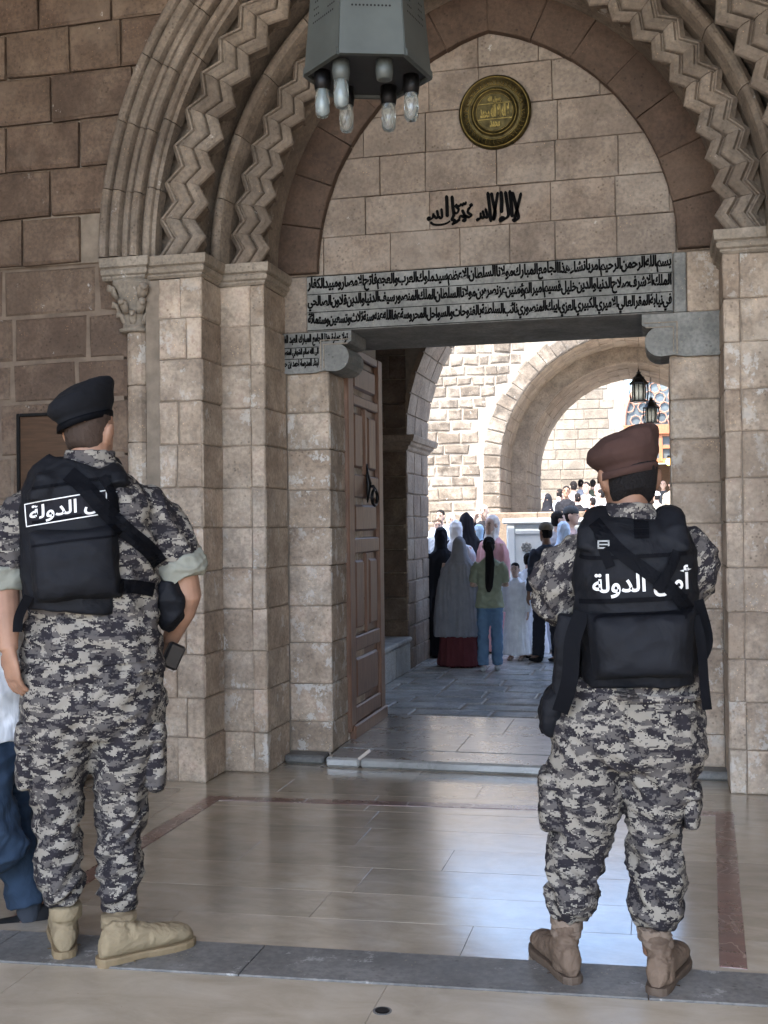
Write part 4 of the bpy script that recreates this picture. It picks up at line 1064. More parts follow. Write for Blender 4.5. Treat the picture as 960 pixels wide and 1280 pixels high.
def hand(mb, W, D, Nn, k=1., curl=.5, side=1):
    """W wrist, D pointing to the knuckles, Nn the back of the hand; five unequal bent fingers, thumb off the palm's side"""
    W, D, Nn = V(W), V(D).normalized(), V(Nn); Nn = (Nn-D*Nn.dot(D)).normalized(); S_ = D.cross(Nn)*side
    mb.loft([(W+D*u*k, a*k, b*k, D) for u, a, b in ((-.01, .026, .02), (.015, .03, .018), (.05, .039, .016), (.085, .041, .014), (.098, .038, .011))], 12, ref=S_)
    for j, (l, off) in enumerate(((.070, -.029), (.078, -.0095), (.073, .0100), (.058, .029))):
        p = W+(D*.088+S_*off)*k; d = D.copy(); pts = [p-D*.02*k, p]
        for q in range(3):
            d = (d-Nn*curl*(.55+.12*q+.05*j)).normalized(); p = p+d*l*k*(.45, .32, .25)[q]; pts.append(p)
        mb.loft([(a, r*k, r*k) for a, r in zip(pts, (.009, .0098, .0092, .0082, .0065))], 8, ref=S_)
    p = W+(D*.03-S_*.028)*k; d = (D*.75-S_*.65-Nn*.25).normalized(); pts = [W+(D*.018-S_*.012)*k, p]
    for q in range(2):
        p = p+d*(.036, .03)[q]*k; pts.append(p); d = (d+D*.35-Nn*.3).normalized()
    mb.loft([(a, r*k, r*k) for a, r in zip(pts, (.014, .0135, .0115, .0085))], 8, ref=Nn)
def drape(me, bvh, d, off=.003, far=.4):
    """lay flat mesh points onto a garment: move each along d until it meets the cloth, keep its own thickness"""
    for v in me.vertices:
        h = bvh.ray_cast(v.co-d*far, d, far*2.5)
        v['_'] if False else None
        if h[0] is not None: v.co = h[0]-d*off
def bvh_of(*objs):
    vs, fs = [], []
    for o in objs:
        n = len(vs); vs += [v.co.copy() for v in o.data.vertices]; fs += [tuple(i+n for i in p.vertices) for p in o.data.polygons]
    return BVHTree.FromPolygons(vs, fs)
def ribbon(pts, w, th, bvh=None, d=V((0, 1, 0)), off=.004, up=None):
    """webbing strap along pts, laid on bvh seen along d"""
    P = [V(p) for p in smoothline(pts, 6)]
    vs = []; n = len(P)
    for i, p in enumerate(P):
        t = (P[min(i+1, n-1)]-P[max(i-1, 0)]).normalized(); s = t.cross(d).normalized()
        for a in (-1, -.33, .33, 1):
            q = p+s*(a*w/2)
            if bvh:
                h = bvh.ray_cast(q-d*.35, d, 1.)
                if h[0] is not None: q = h[0]-d*off
            vs.append(q)
    m = MB(); k = len(vs); vs2 = [v-d*th for v in vs]
    fs = []
    for i in range(n-1):
        for a in range(3):
            b = 4*i+a; fs += [(k+b, k+b+1, k+b+5, k+b+4), (b, b+4, b+5, b+1)]
        for a in (0, 3): b = 4*i+a; fs.append((b, k+b, k+b+4, b+4) if a == 0 else (b, b+4, k+b+4, k+b))
    fs += [(0, 1, 2, 3, k+3, k+2, k+1, k), tuple([k-4, k-3, k-2, k-1, 2*k-1, 2*k-2, 2*k-3, 2*k-4][::-1])]
    return m.add(vs+vs2, fs)
class Fig:
    """A person's own frame, turned so that local +y looks away from the viewer; L() reads a body point off the photo at a given depth."""
    def __init__(s, px, py, z0=0., dy0=0.):
        s.loc = atZ(px, py, z0); f = V((s.loc.x, s.loc.y, 0)).normalized(); s.loc = s.loc+f*dy0; s.f = f; s.ang = math.atan2(-f.x, f.y)
        s.r = V((f.y, -f.x, 0)); d = MC @ (s.loc-V((0, 0, CH))); s.s = FPX/d[2]
    def L(s, px, py, dy=0.):
        r = ray(px, py); O = V((0, 0, CH)); t = (dy-(O-s.loc).dot(s.f))/r.dot(s.f); p = O+r*t-s.loc
        return V((p.dot(s.r), dy, p.z))
    def G(s, px, py):                              # where a sole stands on the floor
        p = atZ(px, py, 0)-s.loc; return V((p.dot(s.r), p.dot(s.f), 0))
    def R(s, py, x0, x1, b, dy=0., k=1.):
        return (s.L((x0+x1)/2, py, dy), (x1-x0)/2/s.s*k, b)
def boot(F, heel, ang, top, mats, suede=False, k=1., parent=None):
    fw = V((sin(ang), cos(ang), 0)); rt = V((cos(ang), -sin(ang), 0)); H = V((heel[0], heel[1], 0)); top = V(top)
    m = MB()
    m.loft([(H+fw*u*k+V((0, 0, .02+h)), a*k, h, fw) for u, a, h in ((-.022, .018, .03), (-.008, .034, .046), (.03, .040, .054), (.08, .041, .054), (.12, .043, .047), (.165, .047, .040), (.21, .049, .036), (.25, .045, .032), (.277, .034, .025), (.29, .016, .016))], 16, ref=rt)
    c = H+fw*.045*k
    zs = top.z; m.loft([(c+V((0, 0, .05)), .036*k, .052*k), (c+V((0, 0, .10))+(top-c)*.05, .040*k, .052*k), (c.lerp(V((top.x, top.y, 0)), .6)+V((0, 0, .6*zs+.04)), .043*k, .05*k), (top, .049*k, .052*k), (top+V((0, 0, .02)), .047*k, .05*k)], 16, ref=rt)
    b = remesh(m, 'boot', .006, mats[0], parent, 2, folds(.006, (30, 30, 60), heel[0]*9, lambda p: max(0, 1-abs(p.z-.13)/.09)))
    s = MB(); out = [(-.032, .010), (-.027, .022), (-.015, .034), (.02, .040), (.08, .040), (.12, .042), (.17, .050), (.21, .053), (.25, .050), (.28, .038), (.298, .016)]
    pl_ = [(u, -a) for u, a in out]+[(u, a) for u, a in out[::-1]]
    def lay(z, e, du0=-9, du1=9): return [H+fw*(max(du0, min(du1, u))*k)+rt*(a*k*e)+V((0, 0, z)) for u, a in pl_]
    for zs_, d0, d1 in ((((.007, .93), (.011, .98), (.022, .99), (.029, .93)), -9, 9), (((.0, .93), (.003, .96), (.0101, .97)), -9, .075), (((.0, .93), (.003, .96), (.0101, .97)), .125, 9)):
        L = [lay(z, e, d0, d1) for z, e in zs_]; n = len(pl_)
        s.add([p for q in L for p in q], [tuple(range(n-1, -1, -1)), tuple((len(L)-1)*n+i for i in range(n))]+[(j*n+i, j*n+(i+1) % n, (j+1)*n+(i+1) % n, (j+1)*n+i) for j in range(len(L)-1) for i in range(n)])
    s.build('sole', mats[1], b)
    # heel counter seam, shaft collar panel, laces in front
    g = MB()
    g.loft([(c.lerp(V((top.x, top.y, 0)), q)+V((0, 0, z)), a*k, b_*k, V((0, 0, 1))) for q, z, a, b_ in ((.3, .125, .047, .057), (.4, .132, .048, .058), (.5, .14, .047, .057))], 18, ref=rt)
    g.build('ankle_band', mats[2], b, smooth=True)
    if not suede and mats[2] is not mats[0]:
        g = MB(); tt = V((top.x, top.y, 0)); g.loft([(c.lerp(tt, q)+V((0, 0, z)), a*k, (a+.005)*k, V((0, 0, 1))) for q, z, a in ((.55, .135, .044), (.6, .14, .0485), (.8, .175, .0505), (.98, top.z-.012, .052), (1, top.z-.004, .0535), (1, top.z+.018, .0535))], 18, ref=rt)
        remesh(g, 'canvas_shaft', .005, mats[2], b, 1, folds(.005, (14, 14, 60), heel[0]*5))
        g = MB(); g.loft([(c+fw*.0+V((0, 0, z)), a*k, (a+.012)*k, V((0, 0, 1))) for z, a in ((.03, .041), (.04, .0425), (.085, .042), (.10, .040))], 18, ref=rt); g.build('heel_counter', mats[0], b, smooth=True)
    l = MB()
    for i in range(5):
        u = .09+.018*i; z = .115-.013*i; l.tube([H+fw*u*k+rt*(-.022)+V((0, 0, z)), H+fw*u*k+V((0, 0, z+.006)), H+fw*u*k+rt*.022+V((0, 0, z))], .0028, 5)
    l.build('laces', mats[1], b)
    if k > .9:
        cl = MB(); cl.loft([(top+V((0, 0, z)), r*k, (r+.004)*k, V((0, 0, 1))) for z, r in ((-.022, .047), (-.018, .0505), (.016, .0505), (.022, .048))], 18, ref=rt); cl.build('collar', mats[2], b, smooth=True)
    return b
def beret(C, R, mat, parent, k=1., tilt=.2, lean=-1, Rn=None):
    Rn = Rn or R; m = MB(); C = V(C); nv = Rn @ V((tilt*lean, 0, 1)).normalized()
    rg = []
    for x, y, z, a, b in ((0, 0, .030, .078, .098), (0, 0, .034, .083, .103), (0, 0, .052, .085, .105), (.006, -.002, .062, .096, .114), (.014, -.004, .082, .108, .122), (.012, -.004, .112, .104, .118), (-.006, 0, .142, .085, .1), (-.022, .0, .158, .058, .07), (-.03, 0, .165, .026, .032)):
        rg.append((C+Rn@V((x*lean*k, y*k, z*k)), a*k, b*k, nv))
    m.loft(rg, 28, ref=R@V((1, 0, 0)))
    o = remesh(m, 'beret', .006, mat, parent, 5, folds(.009, (10, 10, 14), 3.3, lambda p: max(0, min(1, (p.z-C.z-.06)*16))))
    bm_ = MB(); bm_.loft([(C+R@V((0, 0, z*k)), a*k, (a+.02)*k, nv) for z, a in ((.018, .083), (.017, .088), (.034, .0885), (.040, .087))], 28, ref=R@V((1, 0, 0)))
    bm_.build('beret_band', M_strap if mat is M_beret_b else M_beret_m, o, smooth=True)
    return o
def pouch(F, corners, dy, th, mat, parent, name='back_pouch', pw=5, sag=.0):
    """soft rectangular pack: rounded box bulging toward the viewer (-y), corners given in the photo"""
    (tlx, tly), (trx, try_), (brx, bry), (blx, bly) = corners; A, B, C_, D = [F.L(x, y, dy) for x, y in corners]
    m = MB(); n = 14; vs = []
    for j in range(n+1):
        for i in range(n+1):
            u, v = i/n, j/n; p = A*(1-u)*(1-v)+B*u*(1-v)+C_*u*v+D*(1-u)*v
            e = (1-abs(2*u-1)**pw)*(1-abs(2*v-1)**pw); e = max(0, e)**.5
            vs.append(p+V((0, -th*e*(.8+.2*v+sag*sin(v*pi)), 0)))
    k = len(vs); vs += [V((v.x, dy+.03, v.z)) for v in vs]
    fs = []
    for j in range(n):
        for i in range(n):
            a = j*(n+1)+i; fs += [(a, a+n+1, a+n+2, a+1), (k+a, k+a+1, k+a+n+2, k+a+n+1)]
    for i in range(n):
        a, b = i, n*(n+1)+i; fs += [(a, a+1, k+a+1, k+a), (b+1, b, k+b, k+b+1)]
        a, b = i*(n+1), i*(n+1)+n; fs += [(a+n+1, a, k+a, k+a+n+1), (b, b+n+1, k+b+n+1, k+b)]
    m.add(vs, fs)
    return remesh(m, name, .007, mat, parent, 2, folds(.006, (9, 9, 14), dy*7+2))

# ---------- soldier in the maroon beret (right)
def soldier_maroon():
    F = Fig(757, 1226, 0, .05)
    T = thing('person', 'soldier in maroon beret, long camouflage sleeves and black vest, standing in front of the doorway', 'person', tuple(F.loc), F.ang, 'soldiers in camouflage guarding the gate')
    L, Rg = F.L, F.R
    body = MB(); hc = L(786, 598, .06)
    Rh = head(body, hc, yaw=.30, pitch=-.02, k=1.12)
    body.loft([(L(790, 655, .04), .075, .07), (L(788, 640, .04), .06, .065), (L(787, 622, .045), .057, .064), (L(786, 606, .05), .056, .062)], 18)
    body.loft([Rg(930, 700, 870, .12, .04), Rg(880, 710, 868, .115, .04), Rg(800, 738, 860, .11, .05), Rg(700, 730, 856, .11, .04), Rg(665, 735, 850, .09, .04), Rg(650, 760, 820, .07, .04)], 20)
    arms = {-1: ((730, 684, .05), (702, 715, .05), (698, 748, .10), (734, 752, .34), (748, 748, .37)), 1: ((848, 684, .05), (866, 704, .05), (866, 724, .10), (842, 732, .33), (826, 734, .37))}
    for s, q in arms.items():
        body.loft([(L(*q[0]), .05, .05), (L(*q[1]), .048, .048), (L(*q[2]), .042, .042), (L(*q[2]).lerp(L(*q[3]), .3), .04, .04), (L(*q[3]), .028, .026)], 12)
        hand(body, L(*q[3]), L(*q[4])-L(*q[3])+V((0, .03, 0)), (0, 0, 1), 1, .7, s)
    for P in (((742, 935), (732, 1000), (722, 1070), (708, 1160), (708, 1200)), ((828, 935), (822, 1000), (818, 1070), (815, 1175), (814, 1205))):
        body.loft([(L(*P[0], .05), .08, .09), (L(*P[1], .05), .07, .08), (L(*P[2], .05), .05, .055), (L(*P[3], .04), .034, .036), (L(P[4][0], P[4][1]-12, .05), .026, .03)], 14)
    remesh(body, 'body', .008, SK3, T, 2)
    hr = MB(); hr.loft([(hc+Rh@V((0, y, z))*1.12, a*1.12, b*1.12) for z, a, b, y in ((-.066, .046, .045, -.048), (-.056, .060, .060, -.040), (-.025, .067, .078, -.030), (.01, .074, .090, -.018), (.035, .075, .085, -.012), (.06, .066, .074, -.006), (.10, .045, .055, -.006), (.112, .02, .03, -.006))], 20, ref=Rh@V((1, 0, 0)))
    remesh(hr, 'hair', .006, M_fadek, T, 2)
    beret(hc+V((-.004, -.004, -.012)), Rh, M_beret_m, T, 1.08, .20, -1, Rh @ Matrix.Rotation(-.30, 3, 'Z'))
    # jacket
    j = MB()
    j.loft([Rg(866, 716, 876, .15, .04), Rg(850, 720, 874, .15, .04), Rg(810, 728, 872, .145, .045), Rg(760, 726, 872, .145, .045), Rg(720, 722, 870, .142, .04), Rg(690, 716, 868, .135, .04), Rg(668, 718, 860, .115, .04), Rg(654, 736, 842, .095, .04), Rg(644, 752, 826, .078, .04)], 28, pw=2.3)
    j.loft([(L(742, 690, .05), .06, .08, (-1, 0, -.25)), (L(722, 693, .05), .068, .08, (-1, 0, -.5)), (L(705, 706, .05), .080, .085), (L(694, 730, .06), .088, .09), (L(696, 748, .08), .082, .085), (L(704, 758, .13), .066, .075), (L(724, 760, .22), .058, .062), (L(738, 756, .33), .05, .05)], 18)
    j.loft([(L(838, 682, .05), .06, .075, (1, 0, -.3)), (L(856, 682, .05), .068, .08, (1, 0, -.6)), (L(869, 696, .05), .072, .08), (L(873, 714, .06), .066, .075), (L(871, 730, .09), .056, .06), (L(860, 736, .2), .05, .05), (L(842, 734, .33), .044, .044)], 18)
    remesh(j, 'jacket', .008, M_camos, T, 3, folds(.016, (12, 12, 15), 4., lambda p: 1.1 if abs(p.x) > .17 else .8, diag=.7))
    c = MB(); c.loft([(L(788, 652, .035), .098, .09), (L(788, 645, .035), .088, .085), (L(787, 634, .035), .076, .08), (L(787, 629, .035), .073, .078), (L(787, 629, .035), .064, .07)], 24); remesh(c, 'collar', .006, M_camo, T, 2, folds(.006, (14, 14, 20), 8.))
    # trousers
    t = MB()
    t.loft([Rg(856, 718, 876, .15, .04), Rg(868, 712, 879, .155, .04), Rg(885, 702, 882, .165, .035), Rg(910, 692, 884, .175, .035), Rg(932, 687, 882, .165, .035), Rg(948, 690, 876, .14, .04)], 30, pw=2.2)
    t.loft([Rg(925, 688, 786, .15, .035), Rg(955, 683, 786, .14, .04), Rg(985, 679, 783, .13, .045), Rg(1010, 683, 776, .12, .05), Rg(1035, 686, 768, .112, .055), Rg(1065, 685, 756, .105, .05), Rg(1095, 682, 752, .108, .035), Rg(1118, 682, 747, .1, .03), Rg(1134, 684, 742, .09, .03), Rg(1146, 689, 735, .072, .03)], 22)
    t.loft([Rg(925, 780, 880, .15, .035), Rg(955, 777, 874, .14, .04), Rg(985, 776, 869, .13, .045), Rg(1010, 780, 860, .12, .05), Rg(1035, 784, 850, .112, .055), Rg(1065, 784, 851, .105, .05), Rg(1095, 785, 856, .108, .035), Rg(1125, 786, 855, .105, .01), Rg(1146, 790, 849, .09, -.005), Rg(1159, 796, 841, .072, -.01)], 22)
    zk = L(757, 1060).z
    tr_ = remesh(t, 'trousers', .008, M_camo, T, 3, folds(.017, (8, 8, 15), 2., lambda p: .6+.7*math.exp(-((p.z-zk)/.13)**2)+.9*math.exp(-((p.z-.26)/.09)**2)+.5*math.exp(-((p.z-.78)/.1)**2), diag=.8))
    for (x0, x1, y0, y1, dy) in ((675, 712, 962, 1036, .05), (850, 876, 978, 1034, .05)):
        p = MB(); a, b = L(x0, y0, dy), L(x1, y1, dy); cx_, wz = (a.x+b.x)/2, a.z-b.z
        p.loft([(V((cx_, dy, a.z-wz*q)), (b.x-a.x)/2*w, .085*w2) for q, w, w2 in ((0, .7, .8), (.05, .95, 1), (.3, 1.05, 1.08), (.7, 1.1, 1.1), (.95, .95, 1), (1, .6, .7))], 18, pw=3.2)
        pk = remesh(p, 'cargo_pocket', .008, M_camo, T, 2, folds(.012, (12, 12, 18), x0*.1))
        fp = MB(); fp.loft([(V((cx_, dy, a.z-wz*q)), (b.x-a.x)/2*w, .094*w) for q, w in ((-.02, .8), (.0, 1.05), (.2, 1.18), (.26, 1.14))], 18, pw=3.2); remesh(fp, 'pocket_flap', .007, M_camo, pk, 1, folds(.006, (12, 12, 18), x0*.3))
    bt_ = bvh_of(tr_); ribbon([L(786, 868, -.35), L(785, 900, -.35), L(783, 940, -.35)], .007, .003, bt_, off=.001).build('seat_seam', M_camo, T)
    ribbon([L(722, 872, -.35), L(790, 876, -.35), L(868, 871, -.35)], .006, .003, bt_, off=.001).build('waist_seam', M_camo, T)
    bl = MB()
    bl.loft([Rg(860, 714, 878, .163, .04), Rg(861, 713, 879, .166, .04), Rg(868, 711, 881, .168, .04), Rg(869, 711, 880, .165, .04)], 32, pw=2.2, cap=False, flat=True); bl.build('waistband', M_camo, T, smooth=True)
    for x0, x1 in ((706, 745), (822, 872)):                    # seat pockets
        bb_ = bvh_of(tr_); f = ribbon([L(x0, 884, -.2), L((x0+x1)/2, 888, -.2), L(x1, 883, -.2)], .035, .004, bb_, off=.002); f.build('seat_pocket_flap', M_camo, T)
    boot(F, F.G(714, 1229), -.42, L(709, 1152, .035), (M_bootb, M_soleb, M_boots2), k=.98, parent=T)
    boot(F, F.G(822, 1243), .30, L(817, 1165, -.01), (M_bootb, M_soleb, M_boots2), k=.98, parent=T)
    # vest
    v = MB()
    v.loft([Rg(852, 730, 868, .172, .03), Rg(840, 727, 870, .18, .03), Rg(800, 722, 871, .182, .035), Rg(760, 717, 871, .182, .035), Rg(720, 715, 871, .178, .035), Rg(690, 715, 869, .168, .035), Rg(668, 720, 862, .145, .035), Rg(655, 728, 854, .12, .035), Rg(648, 738, 845, .1, .035)], 32, pw=2.6)
    for s, P in ((-1, ((733, 690), (738, 664), (746, 646), (750, 640))), (1, ((850, 690), (846, 662), (838, 645), (834, 638)))):
        v.loft([(L(*P[0], -.09), .035, .03), (L(*P[1], -.075), .04, .028), (L(*P[2], -.01), .042, .026), (L(*P[3], .06), .042, .026), (L(P[2][0], P[2][1]+6, .14), .038, .025)], 14)
    vest = remesh(v, 'vest', .008, M_nylon, T, 3, folds(.008, (10, 10, 13), 7.))
    bv = bvh_of(vest)
    po = pouch(F, ((733, 766), (868, 762), (866, 846), (742, 850)), -.135, .075, M_nylon, T)
    bpo = bvh_of(vest, po)
    ribbon([L(742, 782, -.3), L(750, 775, -.3), L(800, 772, -.3), L(855, 771, -.3), L(862, 778, -.3)], .008, .003, bpo, off=.001).build('zip', M_strap, po)
    d = V((0, 1, 0))
    tm = text_mesh('أمن الدولة', 118/F.s, 36/F.s, .022, depth=.0)
    bm = bmesh.new(); bm.from_mesh(tm); bmesh.ops.subdivide_edges(bm, edges=[e for e in bm.edges if e.calc_length() > .012], cuts=2); bm.to_mesh(tm); bm.free()
    cc = L(804, 729, -.2)
    for q in tm.vertices: q.co = V((cc.x+q.co.x, -.2, cc.z+q.co.y+q.co.x*.04))
    drape(tm, bv, d, .004); link('lettering', tm, M_letter, vest)
    ribbon([L(742, 652, -.3), L(775, 690, -.3), L(812, 718, -.3), L(845, 742, -.3), L(868, 770, -.3)], .042, .005, bpo, off=.003).build('sling', M_strap, T)
    ribbon([L(824, 742, -.3), L(842, 715, -.3), L(852, 690, -.3)], .03, .006, bpo, off=.012).build('strap', M_strap, vest)
    ribbon([L(722, 697, -.3), L(745, 700, -.3), L(865, 694, -.3)], .012, .003, bpo, off=.002).build('webbing', M_strap, vest)
    ribbon([L(748, 665, -.3), L(755, 690, -.3), L(764, 712, -.3)], .03, .004, bpo, off=.003).build('strap', M_strap, vest)
    for y in (655, 668): ribbon([L(795, y, -.3), L(815, y-.5, -.3)], .028, .003, bpo, off=.003).build('loop_panel', M_strap, vest)
    ribbon([L(722, 758, -.3), L(790, 755, -.3), L(866, 751, -.3)], .014, .003, bpo, off=.002).build('webbing', M_strap, vest)
    h = bpo.ray_cast(L(755, 684, -.5), d, 1.)[0]; bk = MB()
    for x0, x1, z0, z1 in ((-.018, -.013, -.012, .012), (.013, .018, -.012, .012), (-.018, .018, .008, .013), (-.018, .018, -.013, -.008), (-.016, .016, -.002, .002)): bk.box(h.x+x0, h.x+x1, h.y-.014, h.y-.006, h.z+z0, h.z+z1)
    bk.build('buckle', plain('grey_buckle', (.2, .21, .22), .35, .3, b_=0), vest)
    # gear hanging at the left hip, straps at the right
    g = MB(); g.loft([(L(712, 768, .0), .035, .05), (L(710, 800, .0), .045, .055), (L(708, 840, .0), .04, .05), (L(700, 875, .0), .028, .04), (L(692, 905, .01), .018, .025)], 14, pw=3); remesh(g, 'holster', .007, M_nylon, T, 2, folds(.01, (14, 14, 14), 5.))
    g = MB(); g.loft([(L(702, 858, .03), .03, .06), (L(694, 875, .03), .045, .08), (L(690, 895, .03), .045, .08), (L(688, 915, .04), .03, .06)], 14, pw=2.5); remesh(g, 'hip_pouch', .007, M_nylon, T, 2, folds(.01, (14, 14, 14), 9.))
    ribbon([L(728, 765, -.12), L(716, 800, -.14), L(712, 850, -.14), L(700, 890, -.12)], .05, .006, None).build('strap', M_strap, T)
    ribbon([L(868, 770, -.12), L(876, 800, -.12), L(880, 850, -.10), L(884, 887, -.09)], .028, .004, None).build('strap', M_strap, T)
    ribbon([L(872, 750, -.06), L(884, 800, -.04), L(872, 830, -.05)], .035, .005, None).build('strap', M_strap, T)
soldier_maroon()

# ---------- soldier in the black beret (left)
def soldier_black():
    F = Fig(120, 1198, 0, .04)
    T = thing('person', 'soldier in black beret with rolled sleeves, black vest and sand coloured boots at the left', 'person', tuple(F.loc), F.ang, 'soldiers in camouflage guarding the gate')
    L, Rg = F.L, F.R; rf = V((cos(-.2), sin(-.2), 0))
    body = MB(); hc = L(112, 541, .05); Rh = head(body, hc, yaw=-.55, pitch=.0, k=1.03)
    body.loft([(L(114, 600, .04), .10, .085), (L(113, 583, .04), .072, .074), (L(113, 567, .045), .068, .072), (L(112, 550, .05), .064, .07)], 18)
    body.loft([Rg(885, 45, 190, .13, .04), Rg(840, 45, 190, .12, .04), Rg(740, 50, 185, .12, .05), Rg(640, 48, 182, .12, .04), Rg(608, 60, 165, .09, .04), Rg(595, 85, 145, .07, .04)], 20, ref=rf)
    body.loft([(L(36, 640, .04), .055, .055), (L(10, 690, .04), .055, .055), (L(4, 735, .02), .052, .052), (L(7, 775, -.03), .046, .046), (L(10, 802, -.05), .033, .03), (L(11, 813, -.06), .03, .024)], 14)
    hand(body, L(11, 811, -.06), V((.012, .01, -.1)), (-.8, -.6, 0), 1.05, .42, -1)
    body.loft([(L(182, 640, .04), .06, .06), (L(212, 690, .05), .058, .058), (L(229, 722, .05), .054, .054), (L(234, 744, .05), .050, .052), (L(228, 764, .08), .046, .048), (L(220, 782, .12), .038, .038), (L(213, 800, .16), .03, .03)], 16)
    hand(body, L(213, 800, .16), V((-.04, .06, -.06)), (.8, -.3, .3), 1, .7, -1)
    for P in (((68, 900), (70, 960), (76, 1030), (80, 1130), (82, 1165)), ((158, 900), (154, 960), (150, 1030), (147, 1130), (148, 1170))):
        body.loft([(L(*P[0], .05), .09, .1), (L(*P[1], .05), .08, .09), (L(*P[2], .05), .06, .065), (L(*P[3], .04), .038, .04), (L(P[4][0], P[4][1]-12, .05), .028, .03)], 14)
    remesh(body, 'body', .0045, SK1, T, 2)
    hr = MB(); hr.loft([(hc+Rh@V((0, y, z))*1.02, a*1.03, b*1.02) for z, a, b, y in ((-.065, .05, .05, -.03), (-.05, .060, .07, -.026), (-.02, .066, .08, -.021), (.02, .074, .086, -.014), (.06, .075, .086, -.01))], 20, ref=Rh@V((1, 0, 0)))
    remesh(hr, 'hair', .006, M_fade, T, 1)
    beret(hc+V((-.014, .0, .008)), Rh, M_beret_b, T, 1.04, .34, -1, Rh @ Matrix.Rotation(.45, 3, 'Z'))
    j = MB()
    j.loft([Rg(842, 27, 207, .17, .04), Rg(815, 28, 204, .165, .04), Rg(780, 32, 200, .16, .045), Rg(740, 34, 199, .16, .045), Rg(700, 34, 200, .16, .045), Rg(665, 32, 198, .155, .04), Rg(635, 32, 196, .145, .04), Rg(612, 44, 184, .125, .04), Rg(597, 64, 166, .105, .04), Rg(586, 82, 148, .085, .04)], 30, pw=2.3, ref=rf)
    j.loft([(L(64, 632, .04), .07, .085, (-1, 0, -.2)), (L(42, 636, .04), .078, .085, (-1, 0, -.5)), (L(24, 654, .04), .090, .09), (L(10, 682, .035), .086, .085), (L(4, 712, .03), .076, .075)], 18)
    j.loft([(L(158, 628, .045), .07, .085, (1, 0, -.2)), (L(178, 632, .045), .080, .09, (1, 0, -.55)), (L(196, 652, .045), .094, .094), (L(211, 678, .05), .092, .09), (L(223, 702, .05), .084, .082)], 18)
    jk = remesh(j, 'jacket', .008, M_camo, T, 3, folds(.018, (9, 9, 12), 14., diag=.5))
    for P in (((5, 706, .03), (3, 722, .03), (2, 736, .03), .079), ((221, 696, .05), (227, 708, .05), (232, 722, .05), .090)):
        c = MB(); r = P[3]; c.loft([(L(*P[0]), r-.004, r-.004), (L(*P[0]).lerp(L(*P[1]), .2), r, r), (L(*P[1]), r+.003, r+.002), (L(*P[2]), r-.003, r-.004), (L(*P[2])+V((0, 0, .01)), r-.03, r-.03)], 18)
        remesh(c, 'rolled_cuff', .006, M_cuff, T, 2, folds(.008, (14, 14, 30), P[3]*30))
    c = MB(); c.loft([(L(114, 590, .035), .115, .1), (L(113, 582, .035), .1, .095), (L(113, 570, .035), .086, .088), (L(113, 564, .035), .083, .086), (L(113, 564, .035), .07, .075)], 24); remesh(c, 'collar', .006, M_camo, T, 2, folds(.006, (14, 14, 20), 8.))
    t = MB()
    t.loft([Rg(828, 32, 204, .165, .04), Rg(845, 28, 207, .175, .035), Rg(870, 27, 209, .185, .03), Rg(893, 28, 208, .175, .035), Rg(912, 32, 202, .15, .04)], 30, pw=2.2)
    t.loft([Rg(890, 28, 120, .16, .035), Rg(925, 28, 117, .15, .04), Rg(960, 30, 112, .135, .045), Rg(985, 37, 106, .12, .05), Rg(1040, 44, 101, .105, .05), Rg(1075, 45, 101, .10, .04), Rg(1098, 47, 104, .10, .035), Rg(1114, 51, 104, .09, .03), Rg(1127, 60, 101, .07, .03)], 22)
    t.loft([Rg(890, 113, 207, .16, .035), Rg(925, 113, 200, .15, .04), Rg(960, 113, 194, .135, .045), Rg(985, 117, 187, .12, .05), Rg(1040, 121, 181, .105, .05), Rg(1075, 121, 179, .10, .04), Rg(1098, 120, 178, .10, .035), Rg(1118, 122, 175, .09, .03), Rg(1136, 127, 169, .07, .03)], 22)
    zk = L(110, 1040).z
    tr_ = remesh(t, 'trousers', .008, M_camo, T, 3, folds(.016, (7, 7, 14), 32., lambda p: .6+.6*math.exp(-((p.z-zk)/.13)**2)+.9*math.exp(-((p.z-.26)/.09)**2)+.5*math.exp(-((p.z-.86)/.1)**2), diag=-.8))
    for (x0, x1, y0, y1, dy) in ((21, 48, 905, 985, .05), (178, 206, 900, 985, .03)):
        p = MB(); a, b = L(x0, y0, dy), L(x1, y1, dy); cx_, wz = (a.x+b.x)/2, a.z-b.z
        p.loft([(V((cx_, dy, a.z-wz*q)), (b.x-a.x)/2*w, .09*w2) for q, w, w2 in ((0, .7, .8), (.05, .95, 1), (.3, 1.05, 1.08), (.7, 1.1, 1.1), (.95, .95, 1), (1, .6, .7))], 18, pw=3.2)
        pk = remesh(p, 'cargo_pocket', .008, M_camo, T, 2, folds(.013, (12, 12, 18), x0*.1))
        fp = MB(); fp.loft([(V((cx_, dy, a.z-wz*q)), (b.x-a.x)/2*w, .099*w) for q, w in ((-.02, .8), (.0, 1.05), (.2, 1.18), (.26, 1.14))], 18, pw=3.2); remesh(fp, 'pocket_flap', .007, M_camo, pk, 1, folds(.006, (12, 12, 18), x0*.3))
    bb_ = bvh_of(tr_, jk); ribbon([L(115, 850, -.35), L(114, 880, -.35), L(113, 908, -.35)], .007, .003, bb_, off=.001).build('seat_seam', M_camo, T)
    ribbon([L(36, 836, -.4), L(115, 842, -.4), L(200, 835, -.4)], .018, .006, bb_, off=.002).build('jacket_hem', M_camo, T)
    for x0, x1 in ((42, 92), (140, 186)): ribbon([L(x0, 852, -.2), L((x0+x1)/2, 856, -.2), L(x1, 850, -.2)], .045, .004, bb_, off=.002).build('seat_pocket_flap', M_camo, T)
    boot(F, F.G(81, 1197), -.05, L(82, 1138, .03), (M_suede, M_sole, M_suede), k=1.06, parent=T)
